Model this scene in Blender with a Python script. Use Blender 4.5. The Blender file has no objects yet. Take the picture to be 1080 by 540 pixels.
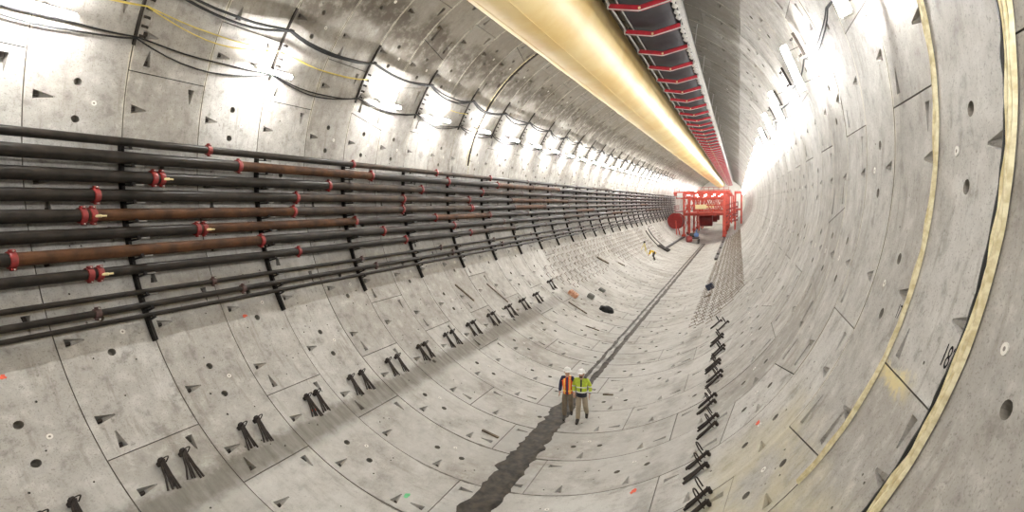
import bpy, bmesh, math, random
from math import sin, cos, pi, radians as rad, degrees, atan2, sqrt
from mathutils import Vector, Matrix, noise
from mathutils.geometry import delaunay_2d_cdt

random.seed(7)
SC = bpy.context.scene
COL = SC.collection
R = 8.0            # lining radius; tunnel axis at x = 0, z = 8, running along +y
AX = 8.0
Y0, RW = 6.2747, 1.98   # first ring joint and ring width
MU = R * pi / 180       # metres per degree


def cp(th, y, r=R):
    t = rad(th)
    return Vector((r * cos(t), y, AX + r * sin(t)))


def inward(th):
    t = rad(th)
    return Vector((-cos(t), 0, -sin(t)))


def tang(th):
    t = rad(th)
    return Vector((-sin(t), 0, cos(t)))


ONES = ['', 'first', 'second', 'third', 'fourth', 'fifth', 'sixth', 'seventh', 'eighth', 'ninth', 'tenth', 'eleventh', 'twelfth',
        'thirteenth', 'fourteenth', 'fifteenth', 'sixteenth', 'seventeenth', 'eighteenth', 'nineteenth']
TENS = ['', '', 'twent', 'thirt', 'fort', 'fift', 'sixt', 'sevent', 'eight', 'ninet']


def nth(n):
    if n < 20:
        return ONES[n]
    t, o = divmod(n, 10)
    return TENS[t] + 'ieth' if o == 0 else TENS[t] + 'y-' + ONES[o]


# ------------------------------------------------------------------ materials
def newmat(name):
    m = bpy.data.materials.new(name)
    m.use_nodes = True
    nt = m.node_tree
    b = nt.nodes['Principled BSDF']
    return m, nt, b


def node(nt, kind, **kw):
    n = nt.nodes.new(kind)
    for k, v in kw.items():
        if k.startswith('i_'):
            key = k[2:]
            n.inputs[int(key) if key.isdigit() else key.replace('_', ' ')].default_value = v
        else:
            setattr(n, k, v)
    return n


def lk(nt, a, b):
    nt.links.new(a, b)


def mixc(nt, fac, a, b, blend='MIX'):
    n = nt.nodes.new('ShaderNodeMix')
    n.data_type = 'RGBA'
    n.blend_type = blend
    for sock, v in ((n.inputs[0], fac), (n.inputs[6], a), (n.inputs[7], b)):
        if hasattr(v, 'is_linked'):
            lk(nt, v, sock)
        elif isinstance(v, (int, float)):
            sock.default_value = v
        else:
            sock.default_value = (*v, 1)
    return n.outputs[2]


def mth(nt, op, a, b=0.0, c=0.0, clamp=False):
    n = nt.nodes.new('ShaderNodeMath')
    n.operation = op
    n.use_clamp = clamp
    for i, v in enumerate((a, b, c)):
        if hasattr(v, 'is_linked'):
            lk(nt, v, n.inputs[i])
        else:
            n.inputs[i].default_value = v
    return n.outputs[0]


def sstep(nt, v, lo, hi):
    n = nt.nodes.new('ShaderNodeMapRange')
    n.interpolation_type = 'SMOOTHSTEP'
    lk(nt, v, n.inputs[0])
    n.inputs[1].default_value = lo
    n.inputs[2].default_value = hi
    return n.outputs[0]


def noisetex(nt, vec, scale, detail=4.0, rough=0.55):
    n = nt.nodes.new('ShaderNodeTexNoise')
    n.inputs['Scale'].default_value = scale
    n.inputs['Detail'].default_value = detail
    n.inputs['Roughness'].default_value = rough
    if vec is not None:
        lk(nt, vec, n.inputs['Vector'])
    return n.outputs['Fac']


def bumped(nt, b, h, strength, dist=0.01):
    n = nt.nodes.new('ShaderNodeBump')
    n.inputs['Strength'].default_value = strength
    n.inputs['Distance'].default_value = dist
    lk(nt, h, n.inputs['Height'])
    lk(nt, n.outputs[0], b.inputs['Normal'])


def simple(name, col, rough=0.6, metal=0.0, var=0.25, scale=6.0, col2=None, bump=0.0, spec=0.5):
    m, nt, b = newmat(name)
    b.inputs['Roughness'].default_value = rough
    b.inputs['Metallic'].default_value = metal
    b.inputs['Specular IOR Level'].default_value = spec
    tc = node(nt, 'ShaderNodeTexCoord')
    f = noisetex(nt, tc.outputs['Object'], scale, 5)
    f2 = sstep(nt, f, 0.32, 0.68)
    c2 = col2 if col2 else tuple(c * (1 - var) for c in col)
    lk(nt, mixc(nt, f2, c2, col), b.inputs['Base Color'])
    if bump:
        bumped(nt, b, f, bump)
    return m


def concrete():
    m, nt, b = newmat('precast_concrete')
    at = node(nt, 'ShaderNodeAttribute', attribute_name='ty')      # degrees round the ring, metres along, share of ring width
    tn = node(nt, 'ShaderNodeAttribute', attribute_name='tint')
    sp = node(nt, 'ShaderNodeSeparateXYZ')
    lk(nt, at.outputs['Vector'], sp.inputs[0])
    th, y, fr = sp.outputs
    tc = node(nt, 'ShaderNodeTexCoord')
    ob = tc.outputs['Object']
    # unrolled coordinates in metres
    cu = node(nt, 'ShaderNodeCombineXYZ')
    lk(nt, mth(nt, 'MULTIPLY', th, MU), cu.inputs[0])
    lk(nt, y, cu.inputs[1])
    un = cu.outputs[0]
    st = node(nt, 'ShaderNodeVectorMath', operation='MULTIPLY')
    lk(nt, un, st.inputs[0])
    st.inputs[1].default_value = (0.25, 1.6, 1)
    big = noisetex(nt, ob, 0.55, 6, 0.62)
    mid = noisetex(nt, ob, 2.6, 7, 0.68)
    fine = noisetex(nt, ob, 34, 3, 0.6)
    grit = noisetex(nt, ob, 9, 4, 0.7)
    streak = noisetex(nt, st.outputs[0], 3.2, 5, 0.65)
    base = mixc(nt, tn.outputs['Fac'], (0.315, 0.295, 0.265), (0.60, 0.59, 0.565))
    c = mixc(nt, mth(nt, 'MULTIPLY', sstep(nt, big, 0.38, 0.66), 0.55), base, (0.34, 0.315, 0.28))
    c = mixc(nt, mth(nt, 'MULTIPLY', sstep(nt, mid, 0.5, 0.70), 0.72), c, (0.225, 0.208, 0.185))
    c = mixc(nt, mth(nt, 'MULTIPLY', sstep(nt, mid, 0.5, 0.3), 0.45), c, (0.68, 0.67, 0.635))
    c = mixc(nt, mth(nt, 'MULTIPLY', sstep(nt, streak, 0.53, 0.68), 0.5), c, (0.25, 0.225, 0.19))
    c = mixc(nt, mth(nt, 'MULTIPLY', sstep(nt, fine, 0.55, 0.68), 0.5), c, (0.16, 0.148, 0.13))
    c = mixc(nt, mth(nt, 'MULTIPLY', sstep(nt, grit, 0.60, 0.70), 0.6), c, (0.17, 0.155, 0.135))
    # pale dried slurry on the invert, drier and lighter than the walls
    inv = mth(nt, 'MULTIPLY', sstep(nt, th, 218, 236), sstep(nt, th, 322, 304))
    c = mixc(nt, mth(nt, 'MULTIPLY', inv, mth(nt, 'MULTIPLY', sstep(nt, big, 0.66, 0.42), 0.5)), c, (0.56, 0.55, 0.52))
    # damp grime track beside the left walkway and the grey wheel track on the right of the gutter
    wob = mth(nt, 'MULTIPLY', mth(nt, 'SUBTRACT', mid, 0.5), 5.0)
    tt = mth(nt, 'ADD', th, wob)
    tr = mth(nt, 'MULTIPLY', sstep(nt, tt, 230.2, 233.2), sstep(nt, tt, 238.6, 235.6))
    tr = mth(nt, 'MULTIPLY', tr, mth(nt, 'MULTIPLY', sstep(nt, y, 40.0, 24.0), mth(nt, 'ADD', mth(nt, 'MULTIPLY', streak, 0.8), 0.3)))
    c = mixc(nt, tr, c, (0.115, 0.102, 0.08))
    t2 = mth(nt, 'MULTIPLY', sstep(nt, tt, 296.0, 297.0), sstep(nt, tt, 301.5, 300.5))
    t2 = mth(nt, 'MULTIPLY', t2, mth(nt, 'MULTIPLY', sstep(nt, big, 0.40, 0.60), 0.5))
    c = mixc(nt, t2, c, (0.27, 0.255, 0.235))
    # wet spread either side of the gutter
    g = mth(nt, 'ABSOLUTE', mth(nt, 'SUBTRACT', th, 270.0))
    g = mth(nt, 'ADD', g, mth(nt, 'MULTIPLY', mth(nt, 'SUBTRACT', big, 0.5), 30.0))
    c = mixc(nt, mth(nt, 'MULTIPLY', sstep(nt, g, 10.0, 3.0), 0.35), c, (0.20, 0.185, 0.16))
    # mud worked into the joints of the invert
    ej = mth(nt, 'MINIMUM', fr, mth(nt, 'SUBTRACT', 1.0, fr))
    ej = mth(nt, 'ADD', ej, mth(nt, 'MULTIPLY', mth(nt, 'SUBTRACT', mid, 0.5), 0.10))
    mj = mth(nt, 'MULTIPLY', sstep(nt, ej, 0.022, 0.006), sstep(nt, mth(nt, 'ABSOLUTE', mth(nt, 'SUBTRACT', th, 268.0)), 22.0, 8.0))
    c = mixc(nt, mth(nt, 'MULTIPLY', mj, 0.85), c, (0.075, 0.066, 0.052))
    # duct and conveyor shade painted into the crown, with patchy soot left of the duct
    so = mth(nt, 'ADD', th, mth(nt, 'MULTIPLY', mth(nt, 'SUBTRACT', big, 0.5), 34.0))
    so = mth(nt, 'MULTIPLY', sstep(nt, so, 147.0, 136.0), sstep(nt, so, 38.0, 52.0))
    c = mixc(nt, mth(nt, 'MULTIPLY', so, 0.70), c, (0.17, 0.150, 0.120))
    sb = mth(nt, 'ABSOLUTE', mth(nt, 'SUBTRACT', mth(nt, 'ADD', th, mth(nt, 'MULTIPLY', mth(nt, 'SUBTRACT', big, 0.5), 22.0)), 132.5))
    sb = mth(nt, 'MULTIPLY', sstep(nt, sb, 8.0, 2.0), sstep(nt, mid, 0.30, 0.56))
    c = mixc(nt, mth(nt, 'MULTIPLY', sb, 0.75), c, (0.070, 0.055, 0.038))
    # pale grout smeared along the ring joints
    e = mth(nt, 'MINIMUM', fr, mth(nt, 'SUBTRACT', 1.0, fr))
    e = mth(nt, 'ADD', e, mth(nt, 'MULTIPLY', mth(nt, 'SUBTRACT', mid, 0.5), 0.06))
    up = mth(nt, 'MAXIMUM', sstep(nt, th, 172, 160), sstep(nt, th, 318, 332))
    c = mixc(nt, mth(nt, 'MULTIPLY', mth(nt, 'MULTIPLY', sstep(nt, e, 0.026, 0.010), 0.7), up), c, (0.68, 0.64, 0.52))
    # yellowish injection grout, low on the right wall near the camera
    yl = mth(nt, 'MULTIPLY', mth(nt, 'MULTIPLY', sstep(nt, tt, 305, 314), sstep(nt, tt, 332, 326)), mth(nt, 'MULTIPLY', sstep(nt, y, 13.0, 9.5), sstep(nt, big, 0.35, 0.6)))
    c = mixc(nt, mth(nt, 'MULTIPLY', yl, 0.45), c, (0.62, 0.56, 0.34))
    # a spill of the same grout along one radial joint by the second strip
    ys = mth(nt, 'ABSOLUTE', mth(nt, 'SUBTRACT', mth(nt, 'ADD', th, mth(nt, 'MULTIPLY', mth(nt, 'SUBTRACT', mid, 0.5), 6.0)), 339.3))
    ys = mth(nt, 'MULTIPLY', sstep(nt, ys, 1.5, 0.2), mth(nt, 'MULTIPLY', sstep(nt, y, 6.9, 7.5), sstep(nt, y, 8.27, 8.2)))
    c = mixc(nt, mth(nt, 'MULTIPLY', ys, 0.8), c, (0.70, 0.60, 0.30))
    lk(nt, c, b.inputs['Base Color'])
    wet = mth(nt, 'MULTIPLY', sstep(nt, g, 9.0, 3.0), 0.3)
    lk(nt, mth(nt, 'SUBTRACT', 0.78, wet), b.inputs['Roughness'])
    b.inputs['Specular IOR Level'].default_value = 0.32
    h = mth(nt, 'ADD', mth(nt, 'MULTIPLY', mid, 0.6), mth(nt, 'MULTIPLY', fine, 0.25))
    bumped(nt, b, h, 0.35, 0.012)
    return m


M = {}
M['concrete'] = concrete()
M['plug'] = simple('grout_plug', (0.78, 0.76, 0.70), 0.7, var=0.1)
M['pit'] = simple('socket_concrete', (0.25, 0.23, 0.20), 0.9, var=0.3)
M['blacksteel'] = simple('black_pipe_steel', (0.014, 0.012, 0.010), 0.38, 0.0, scale=3.0, col2=(0.030, 0.024, 0.019), bump=0.15, spec=0.16)
M['ruststeel'] = simple('rusty_pipe_steel', (0.100, 0.046, 0.021), 0.55, 0.0, scale=2.6, col2=(0.042, 0.022, 0.013), bump=0.2, spec=0.12)
M['brownsteel'] = simple('brown_pipe_steel', (0.062, 0.042, 0.029), 0.5, 0.0, scale=2.6, col2=(0.028, 0.021, 0.016), bump=0.2, spec=0.14)
M['redclamp'] = simple('red_clamp', (0.26, 0.022, 0.02), 0.45, var=0.4, scale=9)
M['darkclamp'] = simple('dark_clamp', (0.10, 0.05, 0.045), 0.5, var=0.4, scale=9)
M['bolt'] = simple('zinc_bolt', (0.66, 0.64, 0.58), 0.35, 0.6, var=0.2)
M['rack'] = simple('rack_steel', (0.012, 0.010, 0.009), 0.7, 0.0, spec=0.15, var=0.3)
M['clip'] = simple('grey_tab', (0.16, 0.15, 0.135), 0.6, 0.1, var=0.2)
M['cable'] = simple('black_cable', (0.010, 0.010, 0.011), 0.75, var=0.3)
M['yellowcord'] = simple('yellow_cord', (0.72, 0.58, 0.13), 0.6, var=0.2)
M['bracket'] = simple('bracket_steel', (0.030, 0.023, 0.018), 0.7, 0.0, var=0.3)
M['rebar'] = simple('rusted_rebar', (0.032, 0.022, 0.017), 0.8, 0.0, col2=(0.018, 0.013, 0.011), scale=14)
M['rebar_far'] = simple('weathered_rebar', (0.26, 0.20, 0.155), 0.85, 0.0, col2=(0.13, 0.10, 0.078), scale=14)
M['mud'] = simple('wet_mud', (0.070, 0.056, 0.040), 0.5, col2=(0.016, 0.013, 0.009), scale=4.5, bump=1.0, spec=0.2)
M['water'] = simple('milky_water', (0.40, 0.385, 0.35), 0.4, col2=(0.10, 0.09, 0.075), scale=1.1)
M['sealant'] = simple('cream_sealant', (0.84, 0.78, 0.55), 0.7, col2=(0.58, 0.50, 0.28), scale=9, bump=0.5)
M['gasket'] = simple('black_gasket', (0.018, 0.018, 0.018), 0.7, var=0.2)
M['wood'] = simple('old_timber', (0.20, 0.155, 0.11), 0.8, col2=(0.075, 0.055, 0.04), scale=5, bump=0.3)
M['red'] = simple('red_paint', (0.52, 0.065, 0.038), 0.5, col2=(0.34, 0.042, 0.026), scale=2.5)
M['conv_red'] = simple('red_idler', (0.46, 0.014, 0.030), 0.5, col2=(0.32, 0.011, 0.022), scale=5)
M['belt'] = simple('rubber_belt', (0.014, 0.014, 0.018), 0.5, col2=(0.026, 0.025, 0.031), scale=2, spec=0.2)
M['galv'] = simple('galvanised_steel', (0.62, 0.61, 0.59), 0.42, 0.35, var=0.15)
M['white'] = simple('white_paint', (0.80, 0.79, 0.76), 0.5, var=0.08)
M['yellowpaint'] = simple('cream_panel', (0.72, 0.60, 0.32), 0.6, var=0.15)
M['orange_mark'] = simple('orange_spray', (0.90, 0.16, 0.09), 0.8, var=0.25, scale=20)
M['green_mark'] = simple('green_spray', (0.18, 0.62, 0.30), 0.8, var=0.2)
M['ink'] = simple('black_stencil', (0.010, 0.010, 0.012), 0.8, var=0.1, spec=0.1)
M['tarp'] = simple('black_plastic', (0.008, 0.008, 0.008), 0.6, var=0.3, spec=0.2)
M['crate'] = simple('brick_red_wood', (0.46, 0.20, 0.11), 0.75, col2=(0.62, 0.38, 0.26), scale=6)
M['greybox'] = simple('grey_green_block', (0.16, 0.16, 0.14), 0.7, var=0.3)
M['blueblack'] = simple('blue_black_plastic', (0.03, 0.035, 0.06), 0.4, var=0.3)
M['blue'] = simple('blue_paint', (0.10, 0.18, 0.38), 0.5, var=0.3)
M['dark'] = simple('dark_machine', (0.045, 0.04, 0.038), 0.5, var=0.3)
# people
M['skin'] = simple('skin', (0.56, 0.34, 0.25), 0.55, var=0.1)
M['hair'] = simple('dark_hair', (0.05, 0.035, 0.025), 0.7)
M['khaki'] = simple('khaki_cloth', (0.36, 0.30, 0.22), 0.85, var=0.2, scale=9)
M['olive'] = simple('olive_brown_cloth', (0.20, 0.16, 0.115), 0.85, var=0.25, scale=9)
M['navy'] = simple('navy_cloth', (0.022, 0.026, 0.075), 0.8, var=0.2)
M['boot'] = simple('dark_boot', (0.028, 0.022, 0.018), 0.6)
M['hat'] = simple('white_hard_hat', (0.84, 0.83, 0.80), 0.3, var=0.04)
M['shirt'] = simple('plum_shirt', (0.09, 0.035, 0.10), 0.8)


def duct_mat():
    m, nt, b = newmat('yellow_duct_fabric')
    tc = node(nt, 'ShaderNodeTexCoord')
    f = noisetex(nt, tc.outputs['Object'], 0.35, 5, 0.6)
    c = mixc(nt, sstep(nt, f, 0.35, 0.65), (0.84, 0.59, 0.22), (0.93, 0.73, 0.36))
    f2 = noisetex(nt, tc.outputs['Object'], 5.0, 6, 0.7)
    c = mixc(nt, mth(nt, 'MULTIPLY', sstep(nt, f2, 0.55, 0.75), 0.18), c, (0.50, 0.34, 0.14))
    lk(nt, c, b.inputs['Base Color'])
    b.inputs['Roughness'].default_value = 0.45
    bumped(nt, b, f2, 0.12, 0.01)
    return m


M['duct'] = duct_mat()


def banded(name, base, bands, rough=0.75):
    """cloth whose reflective bands sit at given heights of the garment"""
    m, nt, b = newmat(name)
    tc = node(nt, 'ShaderNodeTexCoord')
    sp = node(nt, 'ShaderNodeSeparateXYZ')
    lk(nt, tc.outputs['Object'], sp.inputs[0])
    f = noisetex(nt, tc.outputs['Object'], 14, 4)
    c = mixc(nt, sstep(nt, f, 0.3, 0.7), tuple(v * 0.72 for v in base), base)
    for axis, lo, hi, col in bands:
        s = sp.outputs[axis] if axis < 3 else mth(nt, 'ABSOLUTE', sp.outputs[0])
        k = mth(nt, 'MULTIPLY', mth(nt, 'GREATER_THAN', s, lo), mth(nt, 'LESS_THAN', s, hi))
        c = mixc(nt, k, c, col)
    lk(nt, c, b.inputs['Base Color'])
    b.inputs['Roughness'].default_value = rough
    return m


def emit(name, col, s):
    m = bpy.data.materials.new(name)
    m.use_nodes = True
    nt = m.node_tree
    nt.nodes.clear()
    e = nt.nodes.new('ShaderNodeEmission')
    e.inputs[0].default_value = (*col, 1)
    e.inputs[1].default_value = s
    o = nt.nodes.new('ShaderNodeOutputMaterial')
    nt.links.new(e.outputs[0], o.inputs[0])
    return m


M['tube'] = emit('lit_tube', (1.0, 0.985, 0.96), 175.0)
M['lamp'] = emit('lit_work_lamp', (1.0, 0.97, 0.92), 22.0)
M['glare'] = emit('lit_glare_lamp', (1.0, 0.97, 0.92), 220.0)


# ------------------------------------------------------------------ mesh builder
class MB:
    def __init__(self):
        self.v, self.f, self.m = [], [], []

    def add(self, vs, fs, mi=0):
        o = len(self.v)
        self.v += [Vector(p) for p in vs]
        self.f += [tuple(i + o for i in f) for f in fs]
        self.m += [mi] * len(fs)
        return self

    def frame(self, c, ax, ay, az, s, mi=0, bev=0.0):
        """box centred at c, half sizes s along the three axes, with chamfered edges when bev > 0"""
        c = Vector(c)
        ax, ay, az = Vector(ax), Vector(ay), Vector(az)
        if bev <= 0:
            vs = [c + ax * (sx * s[0]) + ay * (sy * s[1]) + az * (sz * s[2]) for sx in (-1, 1) for sy in (-1, 1) for sz in (-1, 1)]
            return self.add(vs, [(0, 1, 3, 2), (4, 6, 7, 5), (0, 4, 5, 1), (2, 3, 7, 6), (0, 2, 6, 4), (1, 5, 7, 3)], mi)
        bm = bmesh.new()
        bmesh.ops.create_cube(bm, size=2)
        for q in bm.verts:
            q.co = Vector((q.co.x * s[0], q.co.y * s[1], q.co.z * s[2]))
        bmesh.ops.bevel(bm, geom=bm.edges[:], offset=min(bev, min(s) * 0.8), segments=1, affect='EDGES')
        bm.verts.index_update()
        self.add([c + ax * q.co.x + ay * q.co.y + az * q.co.z for q in bm.verts], [[q.index for q in f.verts] for f in bm.faces], mi)
        bm.free()
        return self

    def box(self, c, s, mi=0, bev=0.0, rz=0.0):
        a = Vector((cos(rz), sin(rz), 0))
        return self.frame(c, a, (-sin(rz), cos(rz), 0), (0, 0, 1), s, mi, bev)

    def bar(self, p0, p1, w, h, mi=0, up=(0, 0, 1), bev=0.0):
        p0, p1 = Vector(p0), Vector(p1)
        d = (p1 - p0)
        L = d.length
        d.normalize()
        u = Vector(up)
        u = u - d * u.dot(d)
        if u.length < 1e-4:
            u = Vector((1, 0, 0)) - d * d.x
        u.normalize()
        return self.frame((p0 + p1) / 2, d, d.cross(u), u, (L / 2, w / 2, h / 2), mi, bev)

    def tube(self, pts, r, n=8, mi=0, caps=True, closed=False):
        pts = [Vector(p) for p in pts]
        rr = r if isinstance(r, (list, tuple)) else [r] * len(pts)
        o = len(self.v)
        N = len(pts)
        prev = None
        for i, p in enumerate(pts):
            a = pts[(i - 1) % N] if (closed or i > 0) else p
            b = pts[(i + 1) % N] if (closed or i < N - 1) else p
            d = (b - a).normalized()
            if prev is None:
                u = Vector((0, 0, 1)) if abs(d.z) < 0.9 else Vector((1, 0, 0))
            else:
                u = prev
            u = (u - d * u.dot(d)).normalized()
            prev = u
            w = d.cross(u)
            for j in range(n):
                t = 2 * pi * j / n
                self.v.append(p + (u * cos(t) + w * sin(t)) * rr[i])
        fs = []
        for i in range(N if closed else N - 1):
            for j in range(n):
                a = o + i * n + j
                b = o + i * n + (j + 1) % n
                c = o + ((i + 1) % N) * n + (j + 1) % n
                d = o + ((i + 1) % N) * n + j
                fs.append((a, b, c, d))
        if caps and not closed:
            fs.append(tuple(range(o + n - 1, o - 1, -1)))
            fs.append(tuple(range(o + (N - 1) * n, o + N * n)))
        self.f += fs
        self.m += [mi] * len(fs)
        return self

    def cyl(self, p0, p1, r, n=16, mi=0):
        return self.tube([p0, p1], r, n, mi)

    def lathe(self, prof, c, ax, n=24, mi=0):
        """profile (radius, along) turned round axis ax through c"""
        c, ax = Vector(c), Vector(ax).normalized()
        u = Vector((0, 0, 1)) if abs(ax.z) < 0.9 else Vector((1, 0, 0))
        u = (u - ax * u.dot(ax)).normalized()
        w = ax.cross(u)
        o = len(self.v)
        for r_, a_ in prof:
            for j in range(n):
                t = 2 * pi * j / n
                self.v.append(c + ax * a_ + (u * cos(t) + w * sin(t)) * max(r_, 1e-4))
        for i in range(len(prof) - 1):
            for j in range(n):
                self.f.append((o + i * n + j, o + i * n + (j + 1) % n, o + (i + 1) * n + (j + 1) % n, o + (i + 1) * n + j))
                self.m.append(mi)
        return self

    def build(self, name, mats, parent=None, origin=None, smooth=True, angle=40):
        if not isinstance(mats, (list, tuple)):
            mats = [mats]
        o = Vector(origin) if origin is not None else Vector((0, 0, 0))
        me = bpy.data.meshes.new(name)
        me.from_pydata([p - o for p in self.v], [], self.f)
        for q in mats:
            me.materials.append(q)
        if len(mats) > 1:
            me.polygons.foreach_set('material_index', self.m)
        if smooth:
            me.polygons.foreach_set('use_smooth', [True] * len(me.polygons))
            me.set_sharp_from_angle(angle=rad(angle))
        me.update()
        ob = bpy.data.objects.new(name, me)
        COL.objects.link(ob)
        if parent is not None:
            ob.parent = parent
        else:
            ob.location = o
        return ob


def tag(o, label, cat, group=None, kind=None):
    o['label'] = label
    o['category'] = cat
    if group:
        o['group'] = group
    if kind:
        o['kind'] = kind
    return o


def thing(name, loc, label, cat, group=None, rot=(0, 0, 0)):
    o = bpy.data.objects.new(name, None)
    o.empty_display_size = 0.2
    COL.objects.link(o)
    o.location = loc
    o.rotation_euler = rot
    return tag(o, label, cat, group)


def kids(o):
    return KIDS.get(o.name, [])


KIDS = {}


def adopt(p, *cs):
    KIDS.setdefault(p.name, []).extend(cs)


def dup(root, loc, label, group=None, rot=None, parent=None):
    c = root.copy()
    COL.objects.link(c)
    if parent is None:
        c.location = loc
        if rot is not None:
            c.rotation_euler = rot
        c['label'] = label
        if group:
            c['group'] = group
    else:
        c.parent = parent
    for k in kids(root):
        dup(k, None, None, parent=c)
    return c


def phi(th):
    """turn about y that puts local z on the inward normal and local +x on growing angle"""
    t = rad(th)
    return (0, atan2(-cos(t), -sin(t)), 0)


# ------------------------------------------------------------------ lining
PHASE, PITCH = 5.5, 360 / 28
KEYS = {-1: -4, 0: 7, 1: -4, 2: 7, 3: -4, 4: -2, 5: 12, 6: 10, 7: -4, 8: 7, 9: 9}
CYC = [7, -4, 7, -4, -2, 12, 10, -4, 7, 9]


def key_of(k):
    return KEYS.get(k, CYC[k % 10])


LIN = {n: dict(v=[], f=[], m=[], ty=[], tint=[], sm=[]) for n in ('floor', 'wall_left', 'wall_right', 'ceiling')}


def side_of(th):
    t = (th + 720) % 360
    if 224.07 <= t < 314.07:
        return 'floor'
    if t >= 314.07 or t < 44.07:
        return 'wall_right'
    if t < 134.07:
        return 'ceiling'
    return 'wall_left'


def lin_add(name, vs, fs, tys, tint, mi=0, smooth=True):
    d = LIN[name]
    if name == 'wall_right':
        tys = [(a + 360 if a < 180 else a, b, c) for a, b, c in tys]
    o = len(d['v'])
    d['v'] += vs
    d['ty'] += tys
    d['tint'] += [tint] * len(vs)
    d['f'] += [tuple(i + o for i in f) for f in fs]
    d['m'] += [mi] * len(fs)
    d['sm'] += [smooth] * len(fs)


def segment(k, p0, p1, s0, s1, rng, near, mid):
    """one precast segment of ring k between joint positions p0 and p1; s0, s1 tilt (degrees) of its two radial joints"""
    ya, yb = Y0 + k * RW, Y0 + (k + 1) * RW
    gap = 0.011
    key = p1 - p0 == 1
    T0, T1 = PHASE + p0 * PITCH, PHASE + p1 * PITCH
    tint = min(1, max(0, rng.gauss(0.5, 0.2)))
    dr = rng.uniform(-0.004, 0.004)
    tc = (T0 + T1) / 2

    def jt(T, s, f):                      # angle of a joint at ring share f
        return T + s * (2 * f - 1)

    def L(f, a):                          # (share, share of span) -> (u, y)
        lo, hi = jt(T0, s0, f), jt(T1, s1, f)
        return ((lo + (hi - lo) * a) * MU, ya + f * RW)

    step = 1.7 if near else (3.3 if mid else 6.43)
    n = max(2, int(round((T1 - T0) / step)))
    g = gap / MU
    out = []
    lo_a, hi_a = jt(T0, s0, 0) + g, jt(T1, s1, 0) - g
    lo_b, hi_b = jt(T0, s0, 1) + g, jt(T1, s1, 1) - g
    y_lo, y_hi = ya + gap, yb - gap
    for i in range(n + 1):
        out.append(((lo_a + (hi_a - lo_a) * i / n) * MU, y_lo))
    for i in range(n, -1, -1):
        out.append(((lo_b + (hi_b - lo_b) * i / n) * MU, y_hi))
    pts = list(out)
    no = len(out)
    faces = [list(range(no))]
    edges = []
    feats = []           # (kind, polygon indices, extra)

    def inside(u, y, m):
        f = (y - ya) / RW
        return jt(T0, s0, f) * MU + m < u < jt(T1, s1, f) * MU - m

    def poly(ps, kind, **ex):
        i0 = len(pts)
        pts.extend(ps)
        faces.append(list(range(i0, i0 + len(ps))))
        cu = sum(q[0] for q in ps) / len(ps)
        cy = sum(q[1] for q in ps) / len(ps)
        rr = max(sqrt((q[0] - cu) ** 2 + (q[1] - cy) ** 2) for q in ps)
        feats.append(dict(kind=kind, n=len(ps), i0=i0, c=(cu, cy, rr), **ex))

    if near or mid:
        # bolt pockets along the near edge of the ring, one per bolt position
        for p in range(p0, p1):
            u = (PHASE + (p + 0.5) * PITCH) * MU
            w = 0.105 + rng.uniform(-0.008, 0.008)
            poly([(u - w, ya + 0.165), (u + w, ya + 0.165), (u + 0.018, ya + 0.53), (u - 0.018, ya + 0.53)], 'pocket', deep=(0, 1))
        # bolt pockets against the radial joints
        for T, s, side, keyj in ((T0, s0, 1, s0 != 0), (T1, s1, -1, s1 != 0)):
            if key:
                continue
            for f in ((0.2, 0.82) if keyj else ((0.82,) if side > 0 else (0.2,))):
                u = (jt(T, s, f)) * MU + side * 0.165
                ln = 0.62 if keyj else 0.39
                yc = ya + f * RW
                w = 0.085
                q = [(u, yc - w), (u, yc + w), (u + side * ln, yc + 0.016), (u + side * ln, yc - 0.016)]
                if side > 0:
                    q = [q[1], q[0], q[3], q[2]]
                poly(q, 'pocket', deep=(0, 1))
        # two lifting sockets in the middle and a grout plug beside them
        for d in (-2.95, 2.95):
            u, y = (tc + d) * MU, ya + 0.49 * RW
            if d > 0 and key:
                pass
            m = 14 if near else 8
            poly([(u + 0.085 * cos(2 * pi * i / m), y + 0.085 * sin(2 * pi * i / m)) for i in range(m)], 'hole', depth=0.16)
        if near:
            u, y = tc * MU, ya + 0.67 * RW
            m = 12
            poly([(u + 0.058 * cos(2 * pi * i / m), y + 0.058 * sin(2 * pi * i / m)) for i in range(m)], 'plug')
        if near and k <= 7:
            tw = (tc + 360) % 360
            cnt = 11 if 195 < tw < 240 else (5 if 195 < tw < 330 else 1)
            for _ in range(cnt):
                for _try in range(12):
                    u = rng.uniform(T0 + 2, T1 - 2) * MU
                    y = rng.uniform(ya + 0.25, yb - 0.25)
                    if all(sqrt((u - q['c'][0]) ** 2 + (y - q['c'][1]) ** 2) > q['c'][2] + 0.07 for q in feats):
                        r_ = rng.uniform(0.016, 0.027)
                        poly([(u + r_ * cos(2 * pi * i / 7), y + r_ * sin(2 * pi * i / 7)) for i in range(7)], 'hole', depth=0.05)
                        break
    # inner points that carry the curvature
    for a in range(1, n):
        for f in ((0.33, 0.66) if near else (0.5,)):
            q = L(f, a / n)
            if inside(q[0], q[1], 0.06) and all(sqrt((q[0] - w['c'][0]) ** 2 + (q[1] - w['c'][1]) ** 2) > w['c'][2] * 0.75 + 0.03 for w in feats):
                pts.append(q)
    # keep the border between floor, walls and ceiling straight
    for b in (-135.93, -45.93, 44.07, 134.07):
        for tcut in (b, b + 360):
            if T0 + 2.5 < tcut < T1 - 2.5:
                i0 = len(pts)
                pts += [(tcut * MU, y_lo), (tcut * MU, y_hi)]
                edges.append((i0, i0 + 1))
    V, E, F, ov, oe, of = delaunay_2d_cdt([Vector(p) for p in pts], edges, faces, 0, 1e-5)

    def P3(u, y, r):
        return cp(u / MU, y, r)

    rs = R + dr
    groups = {}
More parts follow.
